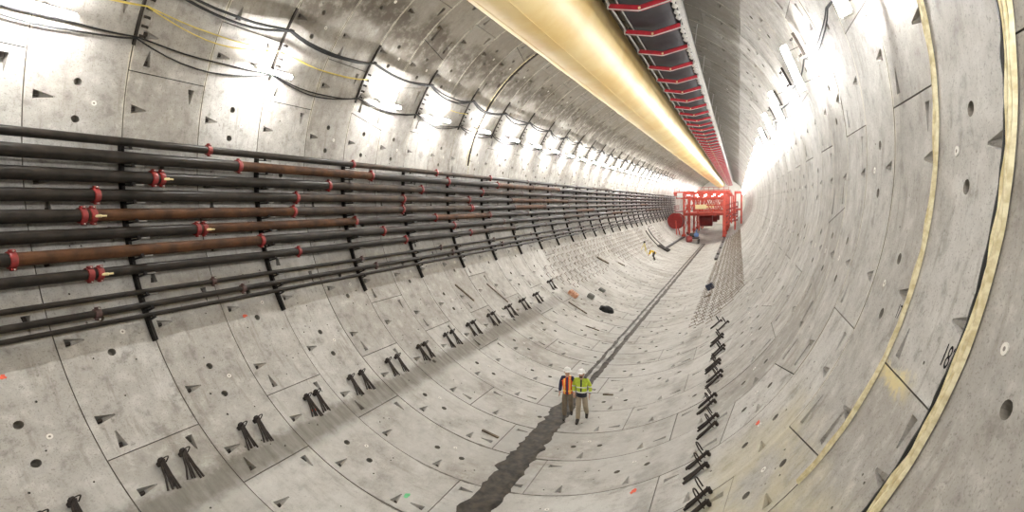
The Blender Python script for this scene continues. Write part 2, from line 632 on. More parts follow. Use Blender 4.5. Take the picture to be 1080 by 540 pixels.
    for fi, f in enumerate(F):
        own = of[fi]
        if 0 not in own or any(i > 0 for i in own):
            continue
        cu = sum(V[i].x for i in f) / len(f)
        groups.setdefault(side_of(cu / MU), []).append(f)
    for nm, fl in groups.items():
        idx = {}
        vs, tys, fs = [], [], []
        for f in fl:
            g_ = []
            for i in f:
                if i not in idx:
                    idx[i] = len(vs)
                    vs.append(P3(V[i].x, V[i].y, rs))
                    tys.append(((V[i].x / MU + 720) % 360, V[i].y, (V[i].y - ya) / RW))
                g_.append(idx[i])
            fs.append(tuple(g_))
        lin_add(nm, vs, fs, tys, tint)
    # skirts down into the joints
    for i in range(no):
        a, b = out[i], out[(i + 1) % no]
        nm = side_of((a[0] + b[0]) / 2 / MU)
        fr = 0.5
        lin_add(nm, [P3(*a, rs), P3(*b, rs), P3(*b, R + 0.07), P3(*a, R + 0.07)], [(0, 1, 2, 3)],
                [((q[0] / MU + 720) % 360, q[1], fr) for q in (a, b, b, a)], tint, 1, False)
    for q in feats:
        ps = pts[q['i0']:q['i0'] + q['n']]
        nm = side_of(q['c'][0] / MU)

        def put(vs, fs, mi=0, sm=False):
            lin_add(nm, [P3(*v) for v in vs], fs, [((v[0] / MU + 720) % 360, v[1], 0.5) for v in vs], tint, mi, sm)
        if q['kind'] == 'pocket':
            a, b, c, d = ps
            dp = rs + 0.27
            put([(*a, rs), (*b, rs), (*b, dp), (*a, dp)], [(0, 1, 2, 3)], 0)
            put([(*a, dp), (*b, dp), (*c, rs + 0.012), (*d, rs + 0.012)], [(0, 1, 2, 3)], 0)
            put([(*b, rs), (*c, rs), (*c, rs + 0.012), (*b, dp)], [(0, 1, 2, 3)], 0)
            put([(*d, rs), (*a, rs), (*a, dp), (*d, rs + 0.012)], [(0, 1, 2, 3)], 0)
            put([(*c, rs), (*d, rs), (*d, rs + 0.012), (*c, rs + 0.012)], [(0, 1, 2, 3)], 0)
            if near:
                # steel bolt head standing out of the deep end wall
                A, B, C2 = Vector(a), Vector(b), (Vector(c) + Vector(d)) / 2
                m_ = (A + B) / 2
                ax_ = (C2 - m_).normalized()
                sd_ = (B - A).normalized()
                vs_ = []
                for e_ in (0.0, 0.13):
                    for q6 in range(6):
                        t6 = pi * q6 / 3
                        p_ = m_ + ax_ * e_ + sd_ * (0.05 * cos(t6))
                        vs_.append((p_.x, p_.y, rs + 0.10 + 0.05 * sin(t6) - e_ * 0.1))
                put(vs_, [(i, (i + 1) % 6, 6 + (i + 1) % 6, 6 + i) for i in range(6)] + [tuple(range(6, 12))], 3)
        elif q['kind'] == 'hole':
            m = q['n']
            dp = rs + q['depth']
            for i in range(m):
                a, b = ps[i], ps[(i + 1) % m]
                put([(*a, rs), (*b, rs), (*b, dp), (*a, dp)], [(0, 1, 2, 3)], 1)
            put([(*p, dp) for p in ps], [tuple(range(m))], 1)
        else:
            m = q['n']
            up = rs - 0.008
            for i in range(m):
                a, b = ps[i], ps[(i + 1) % m]
                put([(*a, rs), (*b, rs), (*b, up), (*a, up)], [(0, 1, 2, 3)], 2)
            cu, cy = q['c'][:2]
            inn = [(cu + (p[0] - cu) * 0.38, cy + (p[1] - cy) * 0.38) for p in ps]
            for i in range(m):
                j = (i + 1) % m
                put([(*ps[i], up), (*ps[j], up), (*inn[j], up), (*inn[i], up)], [(0, 1, 2, 3)], 2)
            put([(*p, up) for p in inn], [tuple(range(m))], 1)


def lining():
    rng = random.Random(11)
    for k in range(-9, 100):
        near = -4 <= k <= 16
        mid = -4 <= k <= 48
        a = key_of(k)
        js = [a + 1 + 3 * j for j in range(10)]     # nine wide segments, then the key
        for i in range(9):
            s0 = -1.5 if i == 0 else 0
            s1 = 1.5 if i == 8 else 0
            segment(k, js[i], js[i + 1], s0, s1, rng, near, mid)
        # the wedge-shaped key closes the ring; it narrows away from the camera
        segment(k, a + 28, a + 29, 1.5, -1.5, rng, near, mid)
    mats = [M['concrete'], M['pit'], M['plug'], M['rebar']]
    for nm, d in LIN.items():
        me = bpy.data.meshes.new(nm)
        me.from_pydata(d['v'], [], d['f'])
        for q in mats:
            me.materials.append(q)
        me.polygons.foreach_set('material_index', d['m'])
        me.polygons.foreach_set('use_smooth', d['sm'])
        at = me.attributes.new('ty', 'FLOAT_VECTOR', 'POINT')
        at.data.foreach_set('vector', [c for t in d['ty'] for c in t])
        a2 = me.attributes.new('tint', 'FLOAT', 'POINT')
        a2.data.foreach_set('value', d['tint'])
        me.update()
        ob = bpy.data.objects.new(nm, me)
        ob['kind'] = 'structure'
        COL.objects.link(ob)


lining()
for nm, y in (('wall_back', Y0 - 9 * RW), ('wall_far', Y0 + 100 * RW)):
    mb = MB()
    n = 64
    mb.add([cp(360 * i / n, y, R + 0.05) for i in range(n)], [tuple(range(n))])
    o = mb.build(nm, M['pit'], smooth=False)
    o['kind'] = 'structure'
    o.data.materials[0] = M['plug']

# ------------------------------------------------------------------ marks on the lining
from mathutils.bvhtree import BVHTree
BV = {nm: BVHTree.FromPolygons(d['v'], d['f']) for nm, d in LIN.items()}


def surf(th, y, off):
    """a point off metres in front of the lining as built"""
    a = Vector((0, y, AX))
    best = R
    for bv in BV.values():
        h = bv.ray_cast(a, -inward(th), 9)
        if h[0] is not None:
            best = min(best, h[3])
    return cp(th, y, best - off)


def decal(name, th, y, w, h, mat, label, cat, irregular=True, seed=1):
    rng = random.Random(seed)
    mb = MB()
    n = 14
    inn = inward(th)
    c = cp(th, y, R - 0.009)
    ring = []
    for i in range(n):
        t = 2 * pi * i / n
        q = 1 + (rng.uniform(-0.35, 0.3) if irregular else 0)
        ring.append((th + h * q * sin(t) / MU, y + w * q * cos(t)))
    low = [surf(a, b, 0.0005) for a, b in ring]
    high = [surf(a, b, 0.0035) for a, b in ring]
    mb.add(low + high, [tuple(range(n, 2 * n))] + [(i, (i + 1) % n, n + (i + 1) % n, n + i) for i in range(n)])
    return tag(mb.build(name, mat, origin=c), label, cat)


decal('paint_mark', 207.6, 5.30, .06, .05, M['orange_mark'], 'orange-red spray paint mark at the left edge below the pipes', 'paint mark', seed=1)
decal('paint_mark', 206.8, 10.83, .07, .05, M['orange_mark'], 'orange-red spray paint mark beside a round socket under the pipes', 'paint mark', seed=2)
decal('paint_mark', 230.9, 11.17, .09, .05, M['orange_mark'], 'orange-red spray paint mark at the foot of a left-hand rebar bundle', 'paint mark', seed=3)
decal('paint_mark', 320.2, 11.75, .09, .07, M['orange_mark'], 'orange-red spray paint mark on the right wall curve', 'paint mark', seed=4)
decal('paint_mark', 296.9, 11.87, .11, .07, M['orange_mark'], 'orange-red spray paint mark on the floor left of the rebar loops', 'paint mark', seed=5)
decal('paint_mark', 257.2, 10.80, .10, .07, M['green_mark'], 'green spray paint mark in front of the muddy gutter', 'paint mark', seed=6)


def stencil(txt, th, y, h, name, label):
    cu = bpy.data.curves.new(name, 'FONT')
    cu.body = txt
    cu.size = h / 0.72
    cu.extrude = 0.0008
    cu.align_x = 'CENTER'
    tmp = bpy.data.objects.new('tmp', cu)
    COL.objects.link(tmp)
    dg = bpy.context.evaluated_depsgraph_get()
    me = bpy.data.meshes.new_from_object(tmp.evaluated_get(dg))
    bpy.data.objects.remove(tmp)
    vs = [v.co.copy() for v in me.vertices]
    for v in me.vertices:
        x, yy = v.co.x * 0.60, v.co.y
        v.co = surf(th + yy / MU, y - x, 0.003 + v.co.z) - cp(th, y)
    me.materials.clear()
    me.materials.append(M['ink'])
    ob = bpy.data.objects.new(name, me)
    ob.location = cp(th, y)
    COL.objects.link(ob)
    return tag(ob, label, 'painted number')


stencil('182', -17.1, 6.56, 0.25, 'painted_number', 'black painted number 182 beside the cream strip on the right wall')

stencil('17', -16.2, 8.50, 0.2, 'painted_number', 'black painted number 17 left of the second cream strip on the right wall')

# ------------------------------------------------------------------ strips on the ring joints
def strip(name, y, th0, th1, strands, mat, label, cat, seed, r0=R):
    rng = random.Random(seed)
    mb = MB()
    n = int(abs(th1 - th0) / 0.6)
    for off, w, hgt, wob in strands:
        ring = []
        for i in range(n + 1):
            th = th0 + (th1 - th0) * i / n
            z = noise.noise(Vector((th * 0.35, seed * 7.1 + off * 90, 0)))
            z2 = noise.noise(Vector((th * 1.4, seed * 3.3 + off * 50, 5)))
            yy = y + off + wob * z + 0.010 * z2
            ww = w * (1 + 0.45 * z2)
            hh = hgt * (1 + 0.35 * z)
            fade = min(1, i / 4, (n - i) / 10 + 0.02)
            ww *= max(fade, 0.05)
            ring.append([cp(th, yy - ww, r0 - 0.009), cp(th, yy - ww * 0.7, r0 - hh), cp(th, yy + ww * 0.6, r0 - hh * 0.85), cp(th, yy + ww, r0 - 0.009)])
        o = len(mb.v)
        for q in ring:
            mb.v += q
        for i in range(n):
            for j in range(3):
                a = o + i * 4 + j
                mb.f.append((a, a + 1, a + 5, a + 4))
                mb.m.append(0)
    return tag(mb.build(name, mat, origin=cp(th1, y, r0)), label, cat)


strip('sealant_strip', 6.25, 24, -44, [(0.0, 0.034, 0.05, 0.012), (-0.055, 0.022, 0.045, 0.016), (0.05, 0.014, 0.05, 0.02)], M['sealant'],
      'broad cream sealant strip on the right wall ring joint nearest the edge', 'sealant strip', 1)
strip('rubber_gasket', 6.345, 20, -40, [(0.0, 0.030, 0.055, 0.012)], M['gasket'], 'black rubber gasket edge beside the nearest cream strip', 'gasket', 2)
strip('sealant_strip', 8.25, 24, -35, [(0.0, 0.026, 0.04, 0.012), (-0.045, 0.016, 0.04, 0.016), (0.035, 0.010, 0.04, 0.018)], M['sealant'],
      'narrow cream sealant strip on the second ring joint of the right wall', 'sealant strip', 3)
strip('joint_hoop', Y0 + 10 * RW + 0.05, 112, 168, [(0.0, 0.09, 0.08, 0.01)], M['bracket'], 'dark brown hoop on a ceiling ring joint left of the yellow duct', 'hoop', 4)
strip('sealant_strip', Y0 + 10 * RW - 0.10, 118, 168, [(0.0, 0.035, 0.04, 0.01)], M['sealant'], 'pale sealant strip along the dark brown ceiling hoop', 'sealant strip', 5)
strip('sealant_strip', Y0 + 10 * RW + 0.22, 125, 172, [(0.0, 0.02, 0.03, 0.01)], M['sealant'], 'thin pale strip on the far side of the dark brown ceiling hoop', 'sealant strip', 6)

# ------------------------------------------------------------------ pipes on the left wall
PIPES = [  # angle, radius, couplings (y), section materials, double couplings
    (172.0, .105, [10.33, 16.36, 22.48], 'KKBB', ()),
    (174.8, .150, [11.26, 17.42, 23.55], 'KRKK', ()),
    (178.2, .150, [8.86, 15.01, 21.11, 27.48], 'KKBKB', (0,)),
    (181.5, .145, [7.43, 13.47, 19.64, 25.82], 'KKBBK', ()),
    (184.9, .145, [7.22, 13.30, 19.52, 26.09], 'KRBBK', (0, 3)),
    (188.1, .140, [9.92, 16.17, 22.19], 'KRKR', (0,)),
    (191.4, .145, [5.75, 11.84, 17.93, 23.99], 'KRKKK', ()),
    (194.8, .120, [7.18, 13.24, 19.40, 25.53], 'KKKKB', (0,)),
    (198.9, .062, [10.04], 'KK', ()),
    (201.4, .078, [7.06, 10.86, 17.0], 'KKKK', ()),
    (203.2, .055, [], 'K', ()),
]
RAIL_R = 7.86
PM = dict(K=M['blacksteel'], R=M['ruststeel'], B=M['brownsteel'])
rngp = random.Random(5)
PN = ['topmost', 'second from the top', 'third from the top', 'fourth from the top', 'fifth from the top', 'sixth from the top',
      'seventh from the top', 'eighth from the top', 'uppermost thin', 'middle thin', 'lowest thin']
PIPE_END = 128.0
for i, (th, r, cps, mats, dbl) in enumerate(PIPES):
    rc = RAIL_R - 0.045 - r
    base = cp(th, 0, rc)
    word = 'long steel pipe' if i < 8 else 'steel pipe'
    t = thing('steel_pipe', base, f'{PN[i]} {word} on the left wall racks', 'pipe', 'pipes along the left wall')
    cl = list(cps)
    ms = list(mats)
    while cl and cl[-1] + 6.1 < PIPE_END and i not in (10,):
        cl.append(cl[-1] + 6.1 + rngp.uniform(-.08, .08))
        ms.append(rngp.choice('KKKBKKR' if i < 8 else 'K'))
    cl2 = [y for y in cl if y < 78 or i % 2 == 0]
    for q_, y in enumerate(cl2):          # keep the clamps clear of the rack arms
        d = (y - (Y0 - .06) - RW + RW) % (2 * RW) - RW
        if abs(d) < .2:
            cl2[q_] = y + (.2 - abs(d)) * (1 if d >= 0 else -1)
    edges = [-6.0] + cl2 + [PIPE_END]
    for s in range(len(edges) - 1):
        mb = MB()
        a, b = edges[s], edges[s + 1]
        n = max(2, int((b - a) / 1.5))
        pts = [Vector((base.x, a + (b - a) * q / n, base.z)) for q in range(n + 1)]
        mb.tube(pts, r, 20 if a < 30 else 12)
        ob = mb.build('pipe_section', PM[ms[min(s, len(ms) - 1)]], t, base)
        if ms[min(s, len(ms) - 1)] != 'K':
            ob['label'] = 'rust-brown pipe section'
    for s, y in enumerate(cl2):
        red = i < 8 and y < 30
        for d in ((-0.10, 0.10) if s in dbl else (0.0,)):
            mb = MB()
            hi = y < 30
            n = 20 if hi else 10
            prof = [(r * 1.0, -.062), (r + .028, -.058), (r + .036, -.03), (r + .030, 0), (r + .036, .03), (r + .028, .058), (r, .062)]
            mb.lathe(prof, (base.x, y + d, base.z), (0, 1, 0), n)
            if hi:
                # bolt lugs of the two clamp halves, top and bottom
                for sg in (1, -1):
                    c = base + Vector((0.35 * (r + .03), y + d, sg * (r + .042)))
                    mb.frame(c, (1, 0, 0), (0, 1, 0), (0, 0, 1), (.045, .05, .028), 0, .01)
            cpl = mb.build('coupling', M['redclamp'] if red else M['darkclamp'], t, base)
            cpl['label'] = 'red clamp coupling' if red else 'dark clamp coupling'
            if hi:
                for sg in (1, -1):
                    b2 = MB()
                    c = base + Vector((0.35 * (r + .03), y + d, sg * (r + .042)))
                    b2.cyl(c + Vector((-.05, 0, 0)), c + Vector((.075, 0, 0)), .016, 6)
                    b2.build('bolt', M['bolt'], cpl, base)
        if s in dbl and y < 12:
            # small valve stub between the doubled clamps
            mb = MB()
            mb.cyl(base + Vector((r, y + .10, -.02)), base + Vector((r + .07, y + .2, -.02)), .035, 10)
            mb.cyl(base + Vector((r + .03, y + .2, -.02)), base + Vector((r + .03, y + .32, -.02)), .022, 8)
            vv = mb.build('valve_stub', M['yellowpaint'], t, base)
            vv['label'] = 'small yellow valve'

# pipe racks
def make_rack(y, label):
    base = cp(207.6, y, R)
    t = thing('pipe_rack', base, label, 'pipe rack', 'pipe racks on the left wall')
    mb = MB()
    n = 22
    for i in range(n):
        a, b = 171.9 + (207.6 - 171.9) * i / n, 171.9 + (207.6 - 171.9) * (i + 1) / n
        mb.bar(cp(a - .05, y, 7.93), cp(b + .05, y, 7.93), .075, .125, up=inward(189))
    rl = mb.build('rail', M['rack'], t, base)
    adopt(t, rl)
    for j, (th, r, *_r) in enumerate(PIPES):
        below = th + (r + .05) / (RAIL_R * pi / 180)
        mb = MB()
        inn = inward(below)
        c0, c1 = cp(below, y, RAIL_R + .03), cp(below, y, RAIL_R - 2 * r - .10)
        mb.bar(c0, c1, .07, .03, up=tang(below))
        e0 = cp(below, y, RAIL_R - 2 * r - .07)
        mb.bar(e0 + tang(below) * .015, e0 - tang(below) * .07, .07, .022, up=inn)
        pg = mb.build('arm', M['rack'], t, base)
        adopt(t, pg)
        if j < 9:
            mb = MB()
            c = cp(below - .05, y + .15, RAIL_R - 2 * r - .05)
            mb.frame(c, tang(below), (0, 1, 0), inn, (.022, .10, .03), 0, .006)
            q = mb.build('tab', M['clip'], t, base)
            q['label'] = 'pale grey tab'
            adopt(t, q)
    return t


rk = None
RACKS = []
j = 0
for k in range(-3, 61, 2):
    y = Y0 + k * RW - .06
    if y < 4.5:
        continue
    j += 1
    lab = f'{nth(j)} black pipe rack rail along the left wall, counting from the near end'
    if rk is None:
        rk = make_rack(y, lab)
    else:
        dup(rk, cp(207.6, y, R), lab)

# ------------------------------------------------------------------ cable brackets, cables, lights (left)
def make_bracket(y, label, a0, a1, hooks, name='cable_bracket', grp='cable brackets on the upper left wall'):
    base = cp((a0 + a1) / 2, y, R)
    t = thing(name, base, label, 'cable bracket', grp)
    mb = MB()
    n = max(3, int(abs(a1 - a0) / 1.6))
    for i in range(n):
        a, b = a0 + (a1 - a0) * i / n, a0 + (a1 - a0) * (i + 1) / n
        mb.bar(cp(a - .04, y, 7.955), cp(b + .04, y, 7.955), .05, .062, up=inward((a0 + a1) / 2))
    adopt(t, mb.build('rail', M['bracket'], t, base))
    for h in hooks:
        mb = MB()
        c = cp(h, y + .06, 7.90)
        mb.frame(c + Vector((0, .04, 0)), tang(h), (0, 1, 0), inward(h), (.032, .055, .015), 0, .006)
        mb.frame(c + inward(h) * .02 + Vector((0, .10, 0)), tang(h), (0, 1, 0), inward(h), (.032, .014, .03), 0, .006)
        adopt(t, mb.build('hook', M['bracket'], t, base))
    return t


bk = None
j = 0
for k in range(-1, 56, 2):
    y = Y0 + k * RW - .02
    j += 1
    lab = f'{nth(j)} dark cable bracket on the upper left wall, counting from the near end'
    if bk is None:
        bk = make_bracket(y, lab, 139.0, 155.4, [143.6, 147.2, 148.8, 150.3, 151.9, 153.6])
    else:
        dup(bk, cp(147.2, y, R), lab)


def sagging(name, th_b, sag, y_a, y_b, r, mat, label, seed, rr=7.80, step=2 * RW, strands=((0, 0),), phase=Y0 + RW - .02, cat='cable', jig=.5, n=10):
    rng = random.Random(seed)
    mb = MB()
    for so, sr in strands:
        pts = []
        y = y_a
        m0 = math.floor((y_a - phase) / step)
        m1 = math.ceil((y_b - phase) / step)
        for m in range(m0, m1):
            s = sag * (1 + rng.uniform(-jig, jig))
            for q in range(n):
                f = q / n
                yy = phase + (m + f) * step
                if y_a <= yy <= y_b:
                    th = th_b + so * (.3 + 4 * f * (1 - f)) + s * 4 * f * (1 - f) + .35 * noise.noise(Vector((yy * .8, seed, so)))
                    pts.append(cp(th, yy, rr + sr - .05 * 4 * f * (1 - f) * 0))
        mb.tube(pts, r, 6)
    return tag(mb.build(name, mat, origin=cp(th_b, y_a, rr)), label, cat)


sagging('power_cable', 143.7, 1.5, -2, 115, .040, M['cable'], 'thick black power cable looping between the upper brackets of the left wall', 1, strands=((0, 0), (.7, .03)))
sagging('lighting_cable', 153.9, 1.3, -2, 115, .022, M['cable'], 'thin black lighting cable looping below the thick one on the left wall', 2, strands=((0, 0), (.6, .02)), rr=7.88)
sagging('yellow_cord', 148.4, 1.3, 2, 16.3, .017, M['yellowcord'], 'yellow cord strung between the nearest brackets on the left wall', 3, strands=((0, 0), (.5, .02)), jig=.7)
sagging('yellow_cord', 149.0, .6, 22.2, 24.3, .017, M['yellowcord'], 'short yellow cord end at a bracket further along the left wall', 4)
sagging('lighting_cable', 22.8, -1.0, 7, 100, .016, M['cable'], 'dark lighting cable along the upper right wall', 5, strands=((0, 0), (-.5, .02)), phase=16.22, rr=7.9)

bk2 = None
for j in range(22):
    y = 16.22 + 3.96 * j
    lab = f'{nth(j + 1)} short dark bracket on the upper right wall, counting from the near end'
    if bk2 is None:
        bk2 = make_bracket(y, lab, 23.4, 28.2, [23.8, 27.4], grp='cable brackets on the upper right wall')
    else:
        dup(bk2, cp(25.8, y, R), lab)


def make_light(y, th, label, along, grp, rr=7.50, L=.62):
    c = cp(th, y, rr)
    t = thing('tube_light', c, label, 'light', grp)
    ax = Vector((0, 1, 0)) if along else tang(th)
    inn = inward(th)
    sd = ax.cross(inn)
    rr = (c - Vector((0, y, AX))).length
    mb = MB()
    mb.tube([c - ax * L, c - ax * (L - .02), c + ax * (L - .02), c + ax * L], [.040, .066, .066, .040], 10)
    adopt(t, mb.build('tube', M['tube'], t, c))
    mb = MB()
    mb.frame(c - inn * .085, ax, sd, inn, (L, .05, .018), 0, .008)
    for s in (-1, 1):
        mb.frame(c + ax * (s * (L + .02)) - inn * .03, ax, sd, inn, (.02, .05, .07), 0, .01)
    adopt(t, mb.build('housing', M['white'], t, c))
    mb = MB()
    for s in (-.45, .45):
        q = c + ax * s - inn * .09
        mb.bar(q, q - inn * (R - rr - .105), .03, .012, up=ax)
    adopt(t, mb.build('stand_off', M['bracket'], t, c))
    return t


LL = [-11, -5.5, .4, 6.15, 11.9, 17.6, 21.6, 26.0, 30.2]
while LL[-1] < 195:
    LL.append(LL[-1] + (3.96 if LL[-1] < 90 else 4.5))
lt = None
for j, y in enumerate(LL):
    lab = f'{nth(j + 1)} lit tube light along the upper left wall, counting from behind the camera'
    if y > 3:
        lab = f'{nth(j - 2)} lit tube light along the upper left wall, counting from the near end'
    else:
        lab = f'unseen {nth(3 - j)} tube light of the left wall, behind the viewpoint'
    if lt is None:
        lt = make_light(y, 153.0, lab, True, 'tube lights on the left wall')
    else:
        dup(lt, cp(153.0, y, 7.50), lab)
LR = [-10, -3, 3.5, 9.7, 15.7, 21.9, 27.0, 32.2]
while LR[-1] < 195:
    LR.append(LR[-1] + (5.2 if LR[-1] < 90 else 4.5))
lt = None
for j, y in enumerate(LR):
    if y > 8:
        lab = f'{nth(j - 2)} lit tube light on the upper right wall, counting from the near end'
    else:
        lab = f'unseen {nth(3 - j)} tube light of the right wall, behind the viewpoint'
    if lt is None:
        lt = make_light(y, 21.3, lab, False, 'tube lights on the right wall', 7.50)
    else:
        dup(lt, cp(21.3, y, 7.50), lab)

# ------------------------------------------------------------------ ventilation duct
DC, DR_ = Vector((-.07, 0, AX + 6.02)), 1.43
D0, D1 = -8.0, 198.0
t = thing('ventilation_duct', (DC.x, D0, DC.z), 'big yellow ventilation duct running under the tunnel crown', 'duct')
mb = MB()
n, N = 56, int((D1 - D0) / .5)
for i in range(N + 1):
    y = D0 + (D1 - D0) * i / N
    for q in range(n):
        a = 2 * pi * q / n
        f = noise.noise(Vector((cos(a) * 2.2, y * .8, sin(a) * 2.2))) * .018
        # creases low on the right flank
        cr = max(0, 1 - abs(((degrees(a) - 318 + 180) % 360) - 180) / 26)
        f -= cr * .03 * abs(noise.noise(Vector((y * 1.9, 3, a)))) * 2
        # seams between duct lengths
        sy = (y + 3.0) % 12.0
        f += .012 if sy < .3 else 0
        rr = DR_ + f
        mb.v.append(DC + Vector((rr * cos(a), y, rr * sin(a))))
for i in range(N):
    for q in range(n):
        a, b = i * n + q, i * n + (q + 1) % n
        mb.f.append((a, b, b + n, a + n))
        mb.m.append(0)
mb.f.append(tuple(range(n)))
mb.m.append(0)
mb.f.append(tuple(range(N * n, N * n + n)))
mb.m.append(0)
mb.build('duct_wall', M['duct'], t, t.location, angle=60)
mb = MB()
for a in (252, 285):
    mb.tube([DC + Vector(((DR_ + .004) * cos(rad(a)), D0 + i * 2, (DR_ + .004) * sin(rad(a)))) for i in range(int((D1 - D0) / 2) + 1)], .010, 6)
mb.build('seam', M['duct'], t, t.location)
for i in range(40):
    y = 1.0 + 4 * i
    for s in (-1, 1):
        mb = MB()
        mb.tube([DC + Vector((s * .95, y, 1.0)), Vector((s * 1.5, y, AX + sqrt(R * R - 2.25) - .02))], .012, 6)
        mb.build('hanger', M['galv'], t, t.location)

# ------------------------------------------------------------------ conveyor
CX0, CX1, CZ = 2.12, 3.98, AX + 5.2
t = thing('belt_conveyor', (3.1, 3.0, CZ), 'overhead belt conveyor with red cross brackets, right of the yellow duct', 'conveyor')
o = t.location
CY0, CY1 = 3.0, 198.0
mb = MB()
prof = [(2.42, .20), (2.6, .17), (3.08, .10), (3.55, .19), (3.78, .27), (3.78, .30), (3.55, .22), (3.08, .13), (2.6, .20), (2.42, .23)]
n = len(prof)
N = 40
for i in range(N + 1):
    y = CY0 + (CY1 - CY0) * i / N
    mb.v += [Vector((x, y, CZ + z)) for x, z in prof]
for i in range(N):
    for q in range(n):
        mb.f.append((i * n + q, i * n + (q + 1) % n, (i + 1) * n + (q + 1) % n, (i + 1) * n + q))
        mb.m.append(0)
mb.build('belt', M['belt'], t, o)
mb = MB()
prof = [(2.2, .62), (2.6, .50), (3.1, .46), (3.55, .52), (3.9, .62)]
n = 5
for i in range(2):
    y = (CY0, CY1)[i]
    mb.v += [Vector((x, y, CZ + z)) for x, z in prof] + [Vector((x, y, CZ + z + .02)) for x, z in prof]
for q in range(4):
    mb.f += [(q, q + 1, q + 11, q + 10), (q + 5, q + 6, q + 16, q + 15)]
    mb.m += [0, 0]
mb.build('carry_belt', M['belt'], t, o)
mb = MB()
mb.bar((4.10, CY0, CZ + .26), (4.10, CY1, CZ + .26), .07, .17, bev=.012)
mb.bar((4.06, CY0, CZ + .17), (4.06, CY1, CZ + .17), .12, .02)
mb.build('side_rail', M['galv'], t, o)['label'] = 'pale grey side rail'
mb = MB()
mb.bar((2.16, CY0, CZ + .14), (2.16, CY1, CZ + .14), .035, .06)
mb.build('side_rail', M['galv'], t, o)
mb = MB()
mb.bar((2.42, CY0, CZ + .13), (2.42, CY1, CZ + .13), .022, .04)
mb.build('wire_rail', M['galv'], t, o)
mb = MB()
mb.bar((2.10, CY0, CZ + .66), (2.10, CY1, CZ + .66), .06, .14)
mb.bar((4.02, CY0, CZ + .70), (4.02, CY1, CZ + .70), .06, .14)
mb.build('upper_stringer', M['dark'], t, o)
i = 0
y = 16.56 - 2.65 * 5
while y < CY1 - 1 and i < 73:
    xm = (CX0 + CX1) / 2
    A, B, C_ = Vector((CX0, y, CZ + .10)), Vector((xm, y, CZ - .10)), Vector((CX1, y, CZ + .06))
    mb = MB()
    mb.bar(A + Vector((.03, 0, 0)), B, .12, .17, bev=.03)
    mb.bar(B, C_ - Vector((.03, 0, 0)), .12, .17, bev=.03)
    rl = mb.build('idler_roller', M['conv_red'], t, o)
    rl['label'] = 'red cross bracket'
    mb = MB()
    dn = Vector((0, -.075, -.085))
    mb.bar(A + dn, B + dn, .02, .028)
    mb.bar(B + dn, C_ + dn, .02, .028)
    mb.bar(A + Vector((0, -.09, -.09)), A + Vector((0, -.09, .16)), .035, .035)
    mb.bar(C_ + Vector((0, -.09, -.09)), C_ + Vector((0, -.09, .22)), .035, .035)
    mb.build('idler_frame', M['galv'], t, o)
    mb = MB()
    mb.frame(B + Vector((0, -.07, .0)), (1, 0, 0), (0, 1, 0), (0, 0, 1), (.035, .02, .035), 0, .01)
    mb.build('idler_bolt', M['yellowpaint'], t, o)
    if y < 60:
        for q in (.55, 1.05, 1.65, 2.15):
            mb = MB()
            c = Vector((3.93, y + q, CZ + .17))
            mb.frame(c, Vector((.8, .3, -.5)).normalized(), Vector((-.35, .94, 0)).normalized(), Vector((.45, .17, .87)), (.085, .11, .03), 0, .02)
            mb.cyl(c + Vector((-.05, -.1, .03)), c + Vector((.12, .1, .03)), .03, 8)
            mb.build('clamp_plate', M['white'], t, o)['label'] = 'white clamp plate'
    if i % 2 == 0:
        for x, dz in ((2.10, .7), (4.02, .74)):
            mb = MB()
            mb.cyl(Vector((x, y, CZ + dz)), Vector((x + .1, y, AX + sqrt(R * R - (x + .1) ** 2) - .02)), .016, 6)
            mb.build('hanger_rod', M['galv'], t, o)
    y += 2.62
    i += 1

